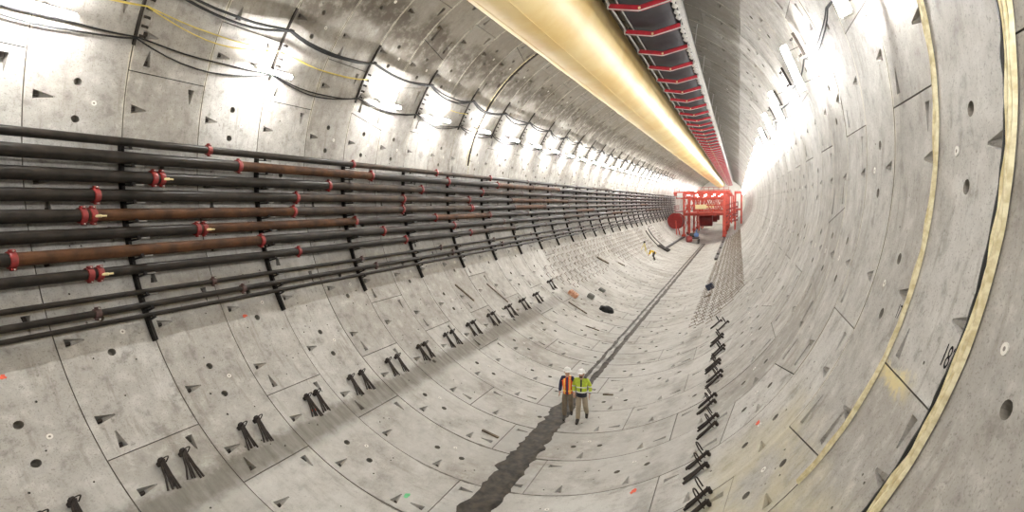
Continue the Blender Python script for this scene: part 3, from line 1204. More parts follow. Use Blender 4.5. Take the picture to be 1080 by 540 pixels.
# ------------------------------------------------------------------ rebar bundles
def make_bundle(s, seed, label, group):
    """s = +1: local +x runs down the slope, -1: local -x does. local z points into the tunnel"""
    rng = random.Random(seed)
    t = thing('rebar_bundle', (0, 0, 0), label, 'rebar bundle', group)
    nb = 5
    spread = rng.uniform(.10, .2) if s > 0 else rng.uniform(.05, .085)
    kz = 1.0 if s > 0 else .62
    for i in range(nb):
        f = (i / (nb - 1) - .5) * 2
        mb = MB()
        yb = spread * f + rng.uniform(-.03, .03) - .02
        L = (.62 if s > 0 else .56) + rng.uniform(-.06, .05)
        mb.tube([(-.06 * s, .03 * f, .13 * kz), (0, .03 * f, .15 * kz), (.05 * s, .03 * f + .1 * yb, .135 * kz), (.32 * s, yb * .55, .085 * kz), (L * s, yb, .03)], 0.019 if s > 0 else .027, 6)
        adopt(t, mb.build('bar', M['rebar'], t))
    hy, ln, w, hx = (.03, .29, .065, 0.0) if s > 0 else (.04, .36, .10, -.06)
    mb = MB()
    pts = [(hx + .02 * s, hy - w, .04), (hx, hy - w, ln - w)]
    pts += [(hx - .01 * s, hy - w * cos(pi * a / 6), ln - w + w * sin(pi * a / 6)) for a in range(1, 6)]
    pts += [(hx, hy + w, ln - w), (hx + .02 * s, hy + w, ln * .35)]
    mb.tube(pts, .014 if s > 0 else .016, 6)
    adopt(t, mb.build('loop', M['rebar'], t))
    mb = MB()
    k = 1.0 if s > 0 else .75
    mb.tube([(-.045 * s * k, 0, .13 * k), (-.02 * s * k, .055 * k, .15 * k), (.03 * s * k, .05 * k, .12 * k), (.045 * s * k, -.01, .10 * k), (.02 * s * k, -.06 * k, .13 * k), (-.03 * s * k, -.05 * k, .16 * k)], .024 * k, 6, closed=True)
    mb.frame((-.02 * s, 0, .055 * k), (1, 0, 0), (0, 1, 0), (0, 0, 1), (.055 * k, .055 * k, .055 * k), 0, .02)
    if s > 0:
        mb.frame((-.05 * s, 0, .13), (1, 0, 0), (0, 1, 0), (0, 0, 1), (.05, .05, .05), 0, .02)
    adopt(t, mb.build('tie_knot', M['rebar'], t))
    return t


LB = [(4.9, 5.4), (7.04, 7.52), (9.01, 9.47), (11.17, 11.53), (13.01, 13.53), (14.95, 15.5), (16.91, 17.33), (18.92, 19.48), (20.95, 21.45), (23.1, 23.6),
      (25.2, 25.7), (27.2, 27.7), (29.4, 29.9), (32.9, 33.4)]
protoL = {}
for i, pr in enumerate(LB):
    for q, y in enumerate(pr):
        th = 228.0 if i < 13 else 224.9
        v = (i * 2 + q) % 3
        lab = f"{'nearer' if q == 0 else 'further'} rebar bundle of the {nth(i + 1)} pair up the left slope, from the near end"
        loc = cp(th, y, R - .005)
        if v not in protoL:
            b = make_bundle(1, 30 + v, lab, 'rebar bundles on the left slope')
            b.location = loc
            b.rotation_euler = phi(th)
            protoL[v] = b
        else:
            dup(protoL[v], loc, lab, rot=phi(th))
RB = [(9.7, 10.15), (11.35, 11.9), (13.4, 13.95), (15.2, 15.75), (17.3, 17.8), (19.0, 19.4), (20.6, 21.1), (22.8, 23.3), (25.1, 26.6)]
protoR = {}
for i, pr in enumerate(RB):
    for q, y in enumerate(pr):
        th = -48.2 if i % 2 == 0 else -49.2
        if i == 8:
            th = -47.5 if q == 0 else -50.5
        v = (i * 2 + q) % 3
        lab = f"{'nearer' if q == 0 else 'further'} rebar bundle of the {nth(i + 1)} pair up the right slope, from the near end"
        loc = cp(th, y, R - .005)
        if v not in protoR:
            b = make_bundle(-1, 60 + v, lab, 'rebar bundles on the right slope')
            b.location = loc
            b.rotation_euler = phi(th)
            protoR[v] = b
        else:
            dup(protoR[v], loc, lab, rot=phi(th))


def hook_mb(s, mb, th=None, y=None):
    """one hooked starter bar, local unless th and y place it"""
    w, h = (.085, .30) if s < 0 else (.075, .20)
    fl = 1.0 if s < 0 else .6
    loop = [(.02 * s, -w, .0), (0, -w, h - w)] + [(0, -w * cos(pi * a / 4), h - w + w * sin(pi * a / 4)) for a in range(1, 4)] + [(0, w, h - w), (.02 * s, w, .12)]
    foot = [(0, -w, .045), (.2 * s * fl, -w * .6, .04), (.42 * s * fl, -w * .2, .025)]
    for pts, r in ((loop, .012), (foot, .015)):
        if th is not None:
            c, tg, inn = cp(th, y, R - .004), tang(th), inward(th)
            pts = [c + tg * p[0] + Vector((0, p[1], 0)) + inn * p[2] for p in pts]
        mb.tube(pts, r, 5)


def hook_field(rows, y_starts, y_ind, y_end, s, step, side, group, mat):
    proto = None
    rest = MB()
    rng = random.Random(3)
    for r_, th in enumerate(rows):
        y = y_starts[r_]
        i = 0
        while y < y_end:
            i += 1
            yy = y + rng.uniform(-.12, .12)
            tt = th + rng.uniform(-.25, .25)
            if (s > 0 and 76.0 < yy < 83.4) or (s < 0 and r_ == 0 and yy > 64):
                y += step
                continue
            if s > 0 and 46.8 < yy < 53.2 and 220.5 < tt < 237:
                y += step
                continue
            if y < y_ind:
                lab = f'{nth(i)} hooked rebar in the {nth(r_ + 1)} row up the {side} slope, from the near end'
                if proto is None:
                    mb = MB()
                    hook_mb(s, mb)
                    proto = mb.build('rebar_hook', mat)
                    tag(proto, lab, 'rebar hook', group)
                    proto.location = cp(tt, yy, R - .004)
                    proto.rotation_euler = phi(tt)
                else:
                    c = proto.copy()
                    COL.objects.link(c)
                    c.location = cp(tt, yy, R - .004)
                    c.rotation_euler = phi(tt)
                    c['label'] = lab
            else:
                hook_mb(s, rest, tt, yy)
            y += step
    tag(rest.build('rebar_hook', mat, origin=cp(rows[len(rows) // 2], y_ind, R)), f'distant mass of hooked rebars further up the {side} slope', 'rebar hooks', group, 'stuff')


hook_field([-62, -58.6, -55, -51.8, -48.8, -46.0, -43.0, -40.4], [29.8, 29.3, 28.6, 29.6, 30.4, 30.4, 31.4, 32.0], 50.5, 102, -1, .99, 'right', 'hooked rebars on the right slope', M['rebar_far'])
hook_field([231.5, 227.6, 224, 220.4, 216.8, 213.2, 209.6], [36.5, 35.2, 33.8, 34.0, 34.4, 36, 38], 54.0, 88, 1, 1.1, 'left', 'hooked rebars on the left slope', M['rebar_far'])

# ------------------------------------------------------------------ gutter mud
def gutter():
    mb = MB()
    rng = random.Random(2)
    rows = []
    y = 2.0
    while y < 104:
        w = .40 if y < 17 else max(.30, .40 - (y - 17) * .05)
        nz = lambda q, f: noise.noise(Vector((y * f, q, 0)))
        a = -w * (1 + .28 * nz(1, .9) + .22 * nz(3, 2.8)) - (.3 * max(0, nz(9, 1.3)) + .12 * nz(11, 4.5) if y < 22 else 0)
        b = w * (1 + .25 * nz(5, .9) + .22 * nz(7, 2.8)) + (.10 * nz(13, 4.2) if y < 22 else 0)
        m = 8
        row = []
        for i in range(m + 1):
            x = a + (b - a) * i / m
            z = AX - sqrt(R * R - x * x)
            e = 1 if 0 < i < m else 0
            h = .022 + .05 * noise.noise(Vector((x * 4, y * 2.2, 3))) + (.02 if i in (1, m - 1) else 0)
            row.append(Vector((x, y, z + (max(.012, h) if e else -.004))))
        rows.append(row)
        y += .16 if y < 30 else .5
    m = len(rows[0])
    for r_ in rows:
        mb.v += r_
    for i in range(len(rows) - 1):
        for q in range(m - 1):
            mb.f.append((i * m + q, i * m + q + 1, (i + 1) * m + q + 1, (i + 1) * m + q))
            mb.m.append(0)
    tag(mb.build('mud', M['mud'], origin=(0, 2, 0), angle=80), 'dark wet mud filling the gutter along the tunnel bottom', 'mud', kind='stuff')
    mb = MB()
    rows = []
    y = 19.5
    while y < 102:
        wob = .06 * noise.noise(Vector((y * .7, 40, 0)))
        w = (.09 + .08 * noise.noise(Vector((y * 1.1, 50, 0)))) * min(1, (y - 19.3) / 2)
        rows.append([Vector((wob + w * f, y, .075 - .012 * abs(f))) for f in (-1, -.5, 0, .5, 1)])
        y += .5
    for r_ in rows:
        mb.v += r_
    for i in range(len(rows) - 1):
        for q in range(4):
            mb.f.append((i * 5 + q, i * 5 + q + 1, (i + 1) * 5 + q + 1, (i + 1) * 5 + q))
            mb.m.append(0)
    tag(mb.build('water_trickle', M['water'], origin=(0, 19.5, .07), angle=80), 'milky water trickling down the middle of the muddy gutter', 'water', kind='stuff')


gutter()

# ------------------------------------------------------------------ loose things on the invert
def floor_at(x):
    return AX - sqrt(R * R - x * x)


def plank(name, pA, pB, w, h, mat, label, cat):
    """pA, pB: (theta, y) of its ends"""
    a, b = cp(pA[0], pA[1], R - .012), cp(pB[0], pB[1], R - .012)
    # rest across the curve: lift so the middle of the chord clears the lining
    mid = (a + b) / 2
    thm = (pA[0] + pB[0]) / 2
    inn = inward(thm)
    a, b = a + inn * h / 2, b + inn * h / 2
    mb = MB()
    mb.bar(a, b, w, h, up=inn, bev=.01)
    return tag(mb.build(name, mat, origin=mid), label, cat)


plank('timber_plank', (238.5, 32.7), (248.5, 32.45), .10, .07, M['wood'], 'old timber plank on the left slope below the reddish crate', 'plank')
plank('timber_plank', (222.2, 47.5), (228.8, 48.9), .22, .10, M['wood'], 'dark thick plank high on the left slope below the pipes', 'plank')
plank('timber_plank', (231.5, 52), (236, 52.6), .14, .07, M['wood'], 'thin dark plank on the left slope, further than the thick one', 'plank')
plank('timber_plank', (297.3, 38.8), (300.8, 38.65), .16, .06, M['wood'], 'short timber offcut on the floor beside the black bin lid', 'plank')
plank('timber_plank', (212.8, 22.4), (220.5, 23.1), .08, .06, M['wood'], 'thin batten on the left slope under the pipe racks', 'plank')
plank('timber_plank', (216, 25.4), (226, 26.1), .07, .05, M['wood'], 'long thin batten leaning down the left slope behind the rebar pairs', 'plank')
plank('timber_plank', (262.0, 14.9), (257.5, 15.0), .09, .05, M['wood'], 'dark batten left of the mud beside the walking men', 'plank')
plank('timber_plank', (277.5, 19.9), (280.5, 19.8), .08, .05, M['wood'], 'short dark batten on the floor right of the walking men', 'plank')
plank('timber_plank', (253, 30), (259, 29.9), .08, .05, M['wood'], 'short dark batten left of the far gutter', 'plank')


def lump(name, th, y, sx, sy, sz, mat, label, cat, seed):
    mb = MB()
    bm = bmesh.new()
    bmesh.ops.create_icosphere(bm, subdivisions=3, radius=1)
    for v in bm.verts:
        k = 1 + .25 * noise.noise(v.co * 1.7 + Vector((seed, 0, 0))) + .1 * noise.noise(v.co * 4 + Vector((0, seed, 0)))
        v.co = Vector((v.co.x * sx, v.co.y * sy, max(-.35, v.co.z) * sz + .3 * sz)) * k
    bm.verts.index_update()
    mb.add([v.co for v in bm.verts], [[q.index for q in f.verts] for f in bm.faces])
    bm.free()
    o = tag(mb.build(name, mat), label, cat)
    o.location = cp(th, y, R - .01)
    o.rotation_euler = phi(th)
    return o


lump('plastic_sack', 253.5, 34.9, .52, .42, .26, M['tarp'], 'black plastic sack lying on the left of the floor beyond the men', 'sack', 3)


def crate(name, th, y, s, mat, label, cat, lidmat=None):
    c = cp(th, y, R - .01)
    t = thing(name, c, label, cat, None, phi(th))
    mb = MB()
    h = s[2]
    for sg in (-1, 1):
        mb.frame((sg * s[0], 0, h), (1, 0, 0), (0, 1, 0), (0, 0, 1), (.02, s[1], h), 0, .006)
        mb.frame((0, sg * s[1], h), (1, 0, 0), (0, 1, 0), (0, 0, 1), (s[0], .02, h), 0, .006)
    mb.frame((0, 0, .02), (1, 0, 0), (0, 1, 0), (0, 0, 1), (s[0], s[1], .02), 0)
    mb.build('crate_side', mat, t)
    mb = MB()
    for q in range(4):
        x = (-.75 + q * .5) * s[0]
        mb.frame((x, 0, 2 * h + .012), (1, 0, 0), (0, 1, 0), (0, 0, 1), (s[0] * .2, s[1] * 1.02, .014), 0, .005)
    mb.build('slat', lidmat or mat, t)
    return t


crate('slatted_crate', 236.3, 34.45, (.30, .26, .12), M['crate'], 'reddish slatted crate on the left slope', 'crate')
crate('grey_crate', 242.4, 36.3, (.2, .2, .13), M['greybox'], 'small dark grey crate on the floor right of the reddish crate', 'crate')
crate('grey_crate', 242.6, 39.6, (.2, .22, .08), M['greybox'], 'flat dark grey crate on the floor beyond the small one', 'crate')
crate('black_bin', 299.75, 41.9, (.24, .26, .2), M['blueblack'], 'blue-black bin on the floor among the right-hand hooked rebars', 'bin')

# transverse bars and rail with buffer in front of the gantry
mb = MB()
rng = random.Random(9)
t = thing('gantry_track', (-3.75, 77, floor_at(3.75)), 'dark track beam on the left of the floor leading to the red gantry', 'track')
o = t.location
mb = MB()
mb.bar((-3.75, 77.5, floor_at(3.75) + .18), (-3.75, 106, floor_at(3.75) + .18), .3, .28, bev=.03)
mb.build('beam', M['dark'], t, o)
mb = MB()
for q in range(2):
    yy = 77.2 + q * 1.4
    mb.bar((-4.6, yy, floor_at(4.6) + .15), (-3.0, yy - .5, floor_at(3.0) + .30), .22, .22, bev=.03)
mb.build('buffer', M['dark'], t, o)
t = thing('gantry_track', (3.4, 72, floor_at(3.4)), 'dark broken track beam on the right of the floor leading to the red gantry', 'track')
o = t.location
for a, b in ((66, 70.5), (72.5, 80), (83, 92), (94, 106)):
    mb = MB()
    mb.bar((3.4, a, floor_at(3.4) + .17), (3.4, b, floor_at(3.4) + .17), .34, .26, bev=.03)
    mb.build('beam', M['dark'], t, o)
for q, (ya, yb) in enumerate(((79.5, 77.0), (82.5, 80.0))):
    mb = MB()
    pts = [cp(214 + i * (246 - 214) / 10 - q * 2, ya + (yb - ya) * i / 10, R - .07) for i in range(11)]
    mb.tube(pts, .06, 6)
    tag(mb.build('curved_bar', M['bracket'], origin=pts[5]), f"{'nearer' if q == 0 else 'further'} dark bar curving down the left slope before the red gantry", 'bar')

# ------------------------------------------------------------------ red gantry at the far end
GY = 106.0
t = thing('gantry', (0, GY, 1.0), 'tall red steel gantry spanning the far end of the tunnel', 'gantry')
o = t.location


def gpart(name, mat, fn, label=None):
    mb = MB()
    fn(mb)
    q = mb.build(name, mat, t, o)
    adopt(t, q)
    if label:
        q['label'] = label
    return q


for x in (-3.75, 3.35):
    for y in (GY + 1, GY + 11):
        gpart('leg', M['red'], lambda m: (m.bar((x, y, floor_at(3.5) + .25), (x, y, 9.2), .55 if x > 0 else .3, .5, up=(0, 1, 0), bev=.03), m.bar((x, y - 1, floor_at(3.5) + .55), (x, y + 1, floor_at(3.5) + .55), .6, .5, bev=.05)))
        gpart('wheel', M['dark'], lambda m: [m.lathe([(.05, -.12), (.3, -.12), (.34, -.08), (.34, .08), (.3, .12), (.05, .12)], (x, y + s * .7, floor_at(3.5) + .33), (1, 0, 0), 16) for s in (-1, 1)])
for y in (GY + 1, GY + 11):
    gpart('leg', M['red'], lambda m: m.bar((-2.7, y, 1.0), (-2.7, y, 9.2), .25, .25, up=(0, 1, 0), bev=.02))
    gpart('cross_beam', M['red'], lambda m: (m.bar((-5.6, y, 9.45), (4.3, y, 9.45), .4, .5, bev=.03), m.bar((-5.2, y, 8.5), (3.6, y, 8.5), .25, .25)))
    gpart('deck_beam', M['red'], lambda m: m.bar((-3.8, y, 5.3), (3.5, y, 5.3), .35, .4, bev=.03))

    def truss(m):
        xs = [-3.6, -2.4, -1.2, 0, 1.2, 2.4, 3.4]
        for i in range(6):
            za, zb = (5.5, 8.4) if i % 2 == 0 else (8.4, 5.5)
            m.bar((xs[i], y, za), (xs[i + 1], y, zb), .16, .16)
        m.bar((-3.8, y, 7.0), (3.5, y, 7.0), .18, .18)
    gpart('truss', M['red'], truss)
for x in (-5.3, -3.75, 3.35):
    gpart('side_beam', M['red'], lambda m: m.bar((x, GY, 9.1), (x, GY + 12, 9.1), .3, .4, bev=.03))
gpart('deck', M['red'], lambda m: m.box((0, GY + 6, 5.6), (3.6, 6, .08), 0, .02))


def rail(m):
    for z in (9.9, 10.35):
        m.tube([(-5.4, GY + .8, z), (4.1, GY + .8, z)], .04, 6)
    for i in range(12):
        x = -5.4 + i * 9.5 / 11
        m.cyl((x, GY + .8, 9.6), (x, GY + .8, 10.35), .035, 6)


gpart('handrail', M['red'], rail)
gpart('cabin_panel', M['yellowpaint'], lambda m: (m.box((-.75, GY + .7, 6.75), (.95, .06, .42), 0, .03), m.box((-.75, GY + .62, 6.75), (.05, .05, .42))), 'cream cabin panel')
gpart('winch_box', M['galv'], lambda m: m.box((-4.4, GY + .6, 9.0), (.5, .5, .45), 0, .05), 'grey winch box')
gpart('brace', M['red'], lambda m: (m.bar((3.35, GY + 1, 4.0), (4.6, GY + 1, 5.6), .2, .2), m.bar((3.35, GY + 1, 3.0), (4.6, GY + 1, 4.4), .2, .2), m.bar((4.6, GY + 1, 3.6), (4.6, GY + 1, 9.2), .2, .2)))
def side_platform(m):
    for z in (3.4, 4.6, 5.8):
        m.bar((3.5, GY + 3, z + .2), (5.6, GY + 3, z + .8), .14, .2)
        m.bar((3.5, GY + 6, z + .2), (5.6, GY + 6, z + .8), .14, .2)
    for x in (4.2, 5.0, 5.6):
        m.bar((x, GY + 3, 4.0), (x, GY + 3, 7.6), .12, .12, up=(0, 1, 0))
    m.box((4.6, GY + 4.5, 5.0), (.95, 1.6, .06))
    m.tube([(3.6, GY + 2.9, 7.0), (5.6, GY + 2.9, 7.6)], .05, 6)


def lattice(m):
    for i in range(7):
        x = -3.6 + i * 1.0
        m.bar((x, GY + .9, 8.5), (x + .5, GY + .9, 9.3), .09, .09)
        m.bar((x + .5, GY + .9, 9.3), (x + 1.0, GY + .9, 8.5), .09, .09)
    for a, b in (((-3.7, 2.4), (-2.7, 5.1)), ((-2.7, 2.4), (-3.7, 5.1)), ((-3.7, 5.5), (-2.7, 8.4)), ((-2.7, 5.5), (-3.7, 8.4))):
        m.bar((a[0], GY + 1, a[1]), (b[0], GY + 1, b[1]), .09, .09)


gpart('side_platform', M['redclamp'], side_platform)
gpart('lattice', M['red'], lattice)
gpart('catwalk', M['redclamp'], lambda m: (m.box((-4.7, GY + 5, 6.0), (.8, 5, .05)), [m.cyl((-5.45, GY + 1 + q * 2, 6.0), (-5.45, GY + 1 + q * 2, 7.1), .04, 6) for q in range(5)], m.tube([(-5.45, GY + 1, 7.1), (-5.45, GY + 9, 7.1)], .04, 6), m.bar((-3.8, GY + 2, 5.9), (-5.4, GY + 2, 5.9), .14, .14)))
gpart('hopper', M['redclamp'], lambda m: m.lathe([(.02, -1.2), (1.35, -1.2), (1.5, -1.1), (1.5, 1.1), (1.35, 1.2), (.02, 1.2)], (-.1, GY + 7, 4.35), (1, 0, 0), 24), 'dark red drum under the deck')
gpart('work_lamp', M['lamp'], lambda m: [m.box((x, GY + .55, 8.95), (.16, .05, .06), 0, .02) for x in (-2.9, -1.5, .2, 1.7, 2.9)], 'lit white work lamps')

GANTRY = t
for q_, dy in enumerate((26, 42)):
    dup(GANTRY, (0, GY + dy, 1.0), f'{nth(q_ + 2)} red gantry frame, partly hidden behind the nearest one', 'red gantries')
GANTRY['group'] = 'red gantries'
t = thing('cable_drum', (-5.2, GY - .6, 2.2), 'round dark red drum at the left side of the red gantry', 'drum')
o = t.location
mb = MB()
mb.lathe([(.05, -.55), (1.45, -.55), (1.5, -.5), (1.5, -.45), (1.1, -.4), (1.1, .4), (1.5, .45), (1.5, .5), (1.45, .55), (.05, .55)], (-5.0, GY - .6, 4.2), (.35, 1, 0), 32)
mb.build('reel', M['redclamp'], t, o)
mb = MB()
mb.lathe([(1.12, -.38), (1.3, -.36), (1.32, 0), (1.3, .36), (1.12, .38)], (-5.0, GY - .6, 4.2), (.35, 1, 0), 28)
mb.build('wound_hose', M['dark'], t, o)
mb = MB()
for s in (-1, 1):
    mb.bar((-5.0, GY - .6 + s * .75, 4.2), (-4.6 + s * .2, GY - .6 + s * .75, floor_at(4.6) + .05), .18, .18)
mb.bar((-5.0, GY - 1.5, 4.2), (-5.0, GY + .3, 4.2), .16, .16)
mb.build('stand', M['red'], t, o)

# service cart with pump under the gantry
t = thing('service_cart', (-1.9, 103.5, floor_at(1.9)), 'dark service cart with blue pump parked under the red gantry', 'cart')
o = t.location
z0 = floor_at(2.3)
mb = MB()
mb.box((-1.7, 104, z0 + .75), (.85, 1.5, .12), 0, .04)
mb.box((-2.0, 104.5, z0 + 1.25), (.45, .8, .4), 0, .06)
mb.build('chassis', M['dark'], t, o)
for sx in (-1, 1):
    for sy in (-1, 1):
        mb = MB()
        x = -1.7 + sx * .8
        mb.lathe([(.05, -.12), (.36, -.12), (.4, -.06), (.4, .06), (.36, .12), (.05, .12)], (x, 104 + sy * 1.0, floor_at(abs(x)) + .41), (1, 0, 0), 16)
        mb.build('wheel', M['dark'], t, o)
mb = MB()
mb.lathe([(.02, -.6), (.36, -.6), (.42, -.5), (.42, .5), (.36, .6), (.02, .6)], (-1.25, 103.5, z0 + 1.35), (0, 1, 0), 18)
mb.cyl((-1.25, 103.2, z0 + 1.6), (-1.25, 103.2, z0 + 2.3), .1, 10)
mb.build('pump', M['blue'], t, o)['label'] = 'blue pump'
mb = MB()
mb.lathe([(.02, -.45), (.5, -.45), (.55, -.35), (.55, .35), (.5, .45), (.02, .45)], (-2.35, 101.2, floor_at(2.5) + .62), (1, .3, 0), 18)
tag(mb.build('hose_reel', M['redclamp'], origin=(-2.35, 101.2, floor_at(2.4))), 'dark red hose reel on the floor in front of the service cart', 'reel')
# trailing gear behind the gantry on the right
t = thing('trailing_frame', (4.9, 120, 3), 'dark red trailing frame beyond the gantry at the right wall', 'frame')
o = t.location
for y in (119, 125, 131):
    mb = MB()
    mb.bar((5.1, y, floor_at(5.1) + .02), (5.1, y, 9.6), .3, .3, up=(0, 1, 0))
    mb.bar((6.3, y, floor_at(6.3) + .05), (6.3, y, 9.6), .3, .3, up=(0, 1, 0))
    mb.bar((4.95, y, 9.6), (6.4, y, 9.6), .3, .3)
    mb.bar((5.1, y, 6.0), (6.3, y, 6.0), .3, .3)
    mb.build('portal', M['red'], t, o)
mb = MB()
for z in (6.0, 7.6, 9.6):
    mb.bar((5.1, 119, z), (5.1, 131, z), .2, .2)
    mb.bar((6.3, 119, z), (6.3, 131, z), .2, .2)
mb.build('stringer', M['redclamp'], t, o)
for q, (y, th) in enumerate(((60.8, 20), (71.2, 20), (86.8, 20), (96.8, 20))):  # extra lamps added to give the far right wall its glare
    c = cp(th, y, R - .28)
    t = thing('glare_lamp', c, f'{nth(q + 1)} added floodlight on the right wall near the gantry, counting from the near end', 'glare_lamp', 'added glare lamps on the right wall')
    inn, tg = inward(th), tang(th)
    mb = MB()
    mb.frame(c, tg, (0, 1, 0), inn, (.25, .3, .025), 0, .01)
    mb.build('lens', M['glare'], t, c)
    mb = MB()
    mb.frame(c - inn * .08, tg, (0, 1, 0), inn, (.29, .34, .05), 0, .02)
    mb.frame(c - inn * .2, tg, (0, 1, 0), inn, (.05, .05, .09), 0, .01)
    mb.build('housing', M['dark'], t, c)


# ------------------------------------------------------------------ people
def skin(name, verts, edges, radii, root, mat, parent, sub=2, hem=None):
    me = bpy.data.meshes.new(name)
    me.from_pydata([Vector(v) for v in verts], edges, [])
    ob = bpy.data.objects.new(name, me)
    COL.objects.link(ob)
    md = ob.modifiers.new('Skin', 'SKIN')
    md.use_smooth_shade = True
    for i, s in enumerate(me.skin_vertices[0].data):
        r = radii[i]
        s.radius = r if isinstance(r, tuple) else (r, r)
        s.use_root = i == root
    sd = ob.modifiers.new('Sub', 'SUBSURF')
    sd.levels = sub
    sd.render_levels = sub
    dg = bpy.context.evaluated_depsgraph_get()
    dg.update()
    m2 = bpy.data.meshes.new_from_object(ob.evaluated_get(dg))
    m2.name = name
    bpy.data.objects.remove(ob)
    if hem is not None:               # straight hem
        bm = bmesh.new()
        bm.from_mesh(m2)
        bmesh.ops.bisect_plane(bm, geom=bm.verts[:] + bm.edges[:] + bm.faces[:], plane_co=(0, 0, hem), plane_no=(0, 0, 1), clear_inner=True)
        bm.to_mesh(m2)
        bm.free()
    m2.materials.clear()
    m2.materials.append(mat)
    for p in m2.polygons:
        p.use_smooth = True
    o2 = bpy.data.objects.new(name, m2)
    COL.objects.link(o2)
    o2.parent = parent
    return o2


def lerp(a, b, f):
    return tuple(x + (y - x) * f for x, y in zip(a, b))


def person(J, loc, rz, label, top, trousers, hat=True, hairy=True):
    """J: joints in the figure's own frame, facing -y, feet near z = 0"""
    t = thing('person', loc, label, 'person', None, (0, 0, rz))
    V, E, Rd = [], [], []

    def ch(parent, pts):
        for p, r in pts:
            V.append(p)
            Rd.append(r)
            if parent is not None:
                E.append((parent, len(V) - 1))
            parent = len(V) - 1
        return parent

    pel = ch(None, [(J['pelvis'], .125)])
    sp = ch(pel, [(J['waist'], .118), (J['chest'], .135)])
    nk = ch(sp, [(J['neck'], .058)])
    hd = ch(nk, [(J['jaw'], .066), (J['head'], .092), (J['crown'], .075)])
    d = Vector(J.get('face', (0, -1, 0)))
    jw = Vector(J['head'])
    ch(hd - 1, [(tuple(jw + d * .088 + Vector((0, 0, -.02))), .018), (tuple(jw + d * .112 + Vector((0, 0, -.035))), .012)])   # nose
    sdv = Vector((-d.y, d.x, 0))
    for s in (-1, 1):
        ch(hd - 1, [(tuple(jw + sdv * (s * .088)), .018), (tuple(jw + sdv * (s * .103) + Vector((0, 0, .012))), .014)])        # ears
    for S in ('L', 'R'):
        sh = ch(sp, [(J['sh' + S], .062), (lerp(J['sh' + S], J['el' + S], .5), .050), (J['el' + S], .041), (lerp(J['el' + S], J['wr' + S], .5), .036), (J['wr' + S], .027)])
        w, e = Vector(J['wr' + S]), Vector(J['el' + S])
        fd = (w - e).normalized()
        fwd = Vector((0, -1, 0))
        lat = (fwd - fd * fwd.dot(fd)).normalized()       # palm width runs fore and aft
        pn = fd.cross(lat) * (1 if S == 'R' else -1)
        pal = ch(sh, [(tuple(w + fd * .05), (.020, .034)), (tuple(w + fd * .085), (.018, .036))])
        for q, (of, ln) in enumerate(((.030, .062), (.010, .072), (-.010, .067), (-.028, .052))):
            b0 = w + fd * .10 + lat * of
            ch(pal, [(tuple(b0), .0095), (tuple(b0 + fd * ln * .5 + pn * .008), .0088), (tuple(b0 + fd * ln * .9 + pn * .028), .0078)])
        ch(pal - 1, [(tuple(w + fd * .06 + lat * .045 + pn * .01), .011), (tuple(w + fd * .09 + lat * .06 + pn * .02), .0095), (tuple(w + fd * .11 + lat * .058 + pn * .03), .0085)])
        hp = ch(pel, [(J['hip' + S], .090), (lerp(J['hip' + S], J['kn' + S], .5), .074), (J['kn' + S], .056), (lerp(J['kn' + S], J['an' + S], .35), .054), (J['an' + S], .037)])
        ch(hp, [(lerp(J['an' + S], J['to' + S], .55), .034), (lerp(J['an' + S], J['to' + S], .9), .026)])
    skin('body', V, E, Rd, 0, M['skin'], t)

    # trousers
    V, E, Rd = [], [], []
    pel = ch(None, [(J['pelvis'], .142)])
    ch(pel, [(lerp(J['pelvis'], J['waist'], .6), .140)])
    for S in ('L', 'R'):
        ch(pel, [(J['hip' + S], .118), (lerp(J['hip' + S], J['kn' + S], .5), .106), (J['kn' + S], .090), (lerp(J['kn' + S], J['an' + S], .5), .086), (lerp(J['kn' + S], J['an' + S], .95), .078)])
    skin('trousers', V, E, Rd, 0, trousers, t)
    # boots
    for S in ('L', 'R'):
        V, E, Rd = [], [], []
        a = Vector(J['an' + S])
        to = Vector(J['to' + S])
        heel = a + (a - to).normalized() * .05 + Vector((0, 0, a.z * 0 - .045))
        an = ch(None, [(tuple(a + (Vector(J['kn' + S]) - a).normalized() * .10), .056), (tuple(a), .055)])
        ch(an, [(tuple(heel), .040)])
        ch(an, [(tuple(a + (to - a) * .55), .058), (tuple(to), .054), (tuple(to + (to - a).normalized() * .045), .040)])
        skin('boot', V, E, Rd, 1, M['boot'], t)
    for part in top:
        V, E, Rd = [], [], []
        if part[0] == 'vest':
            w0 = ch(None, [(lerp(J['pelvis'], J['waist'], -1.5), .176), (lerp(J['pelvis'], J['waist'], .1), .180), (J['waist'], .176), (J['chest'], .180), (lerp(J['chest'], J['neck'], .62), .125)])
            for S in ('L', 'R'):
                q_ = lerp(J['neck'], J['sh' + S], .72)
                ch(w0, [((q_[0], q_[1], q_[2] - .035), .108)])
                ch(w0 - 1, [(lerp(J['chest'], J['sh' + S], .98), .104)])
            skin('vest', V, E, Rd, 0, part[1], t, hem=J['pelvis'][2] - .06)
        else:
            w0 = ch(None, [(lerp(J['pelvis'], J['waist'], -1.5), part[3] - .002), (lerp(J['pelvis'], J['waist'], .1), part[3] + .002), (J['waist'], part[3] - .008), (J['chest'], part[3] + .006), (lerp(J['chest'], J['neck'], .8), .075)])
            for S in ('L', 'R'):
                ch(w0 - 1, [(J['sh' + S], .080), (lerp(J['sh' + S], J['el' + S], .5), .078), (J['el' + S], .070), (lerp(J['el' + S], J['wr' + S], .92), .054)])
            skin(part[0], V, E, Rd, 0, part[1], t, hem=J['pelvis'][2] - .07 if J['chest'][2] > 1.2 else None)
    # hair and hard hat
    h = Vector(J['head'])
    upv = (Vector(J['crown']) - Vector(J['jaw'])).normalized()
    mb = MB()
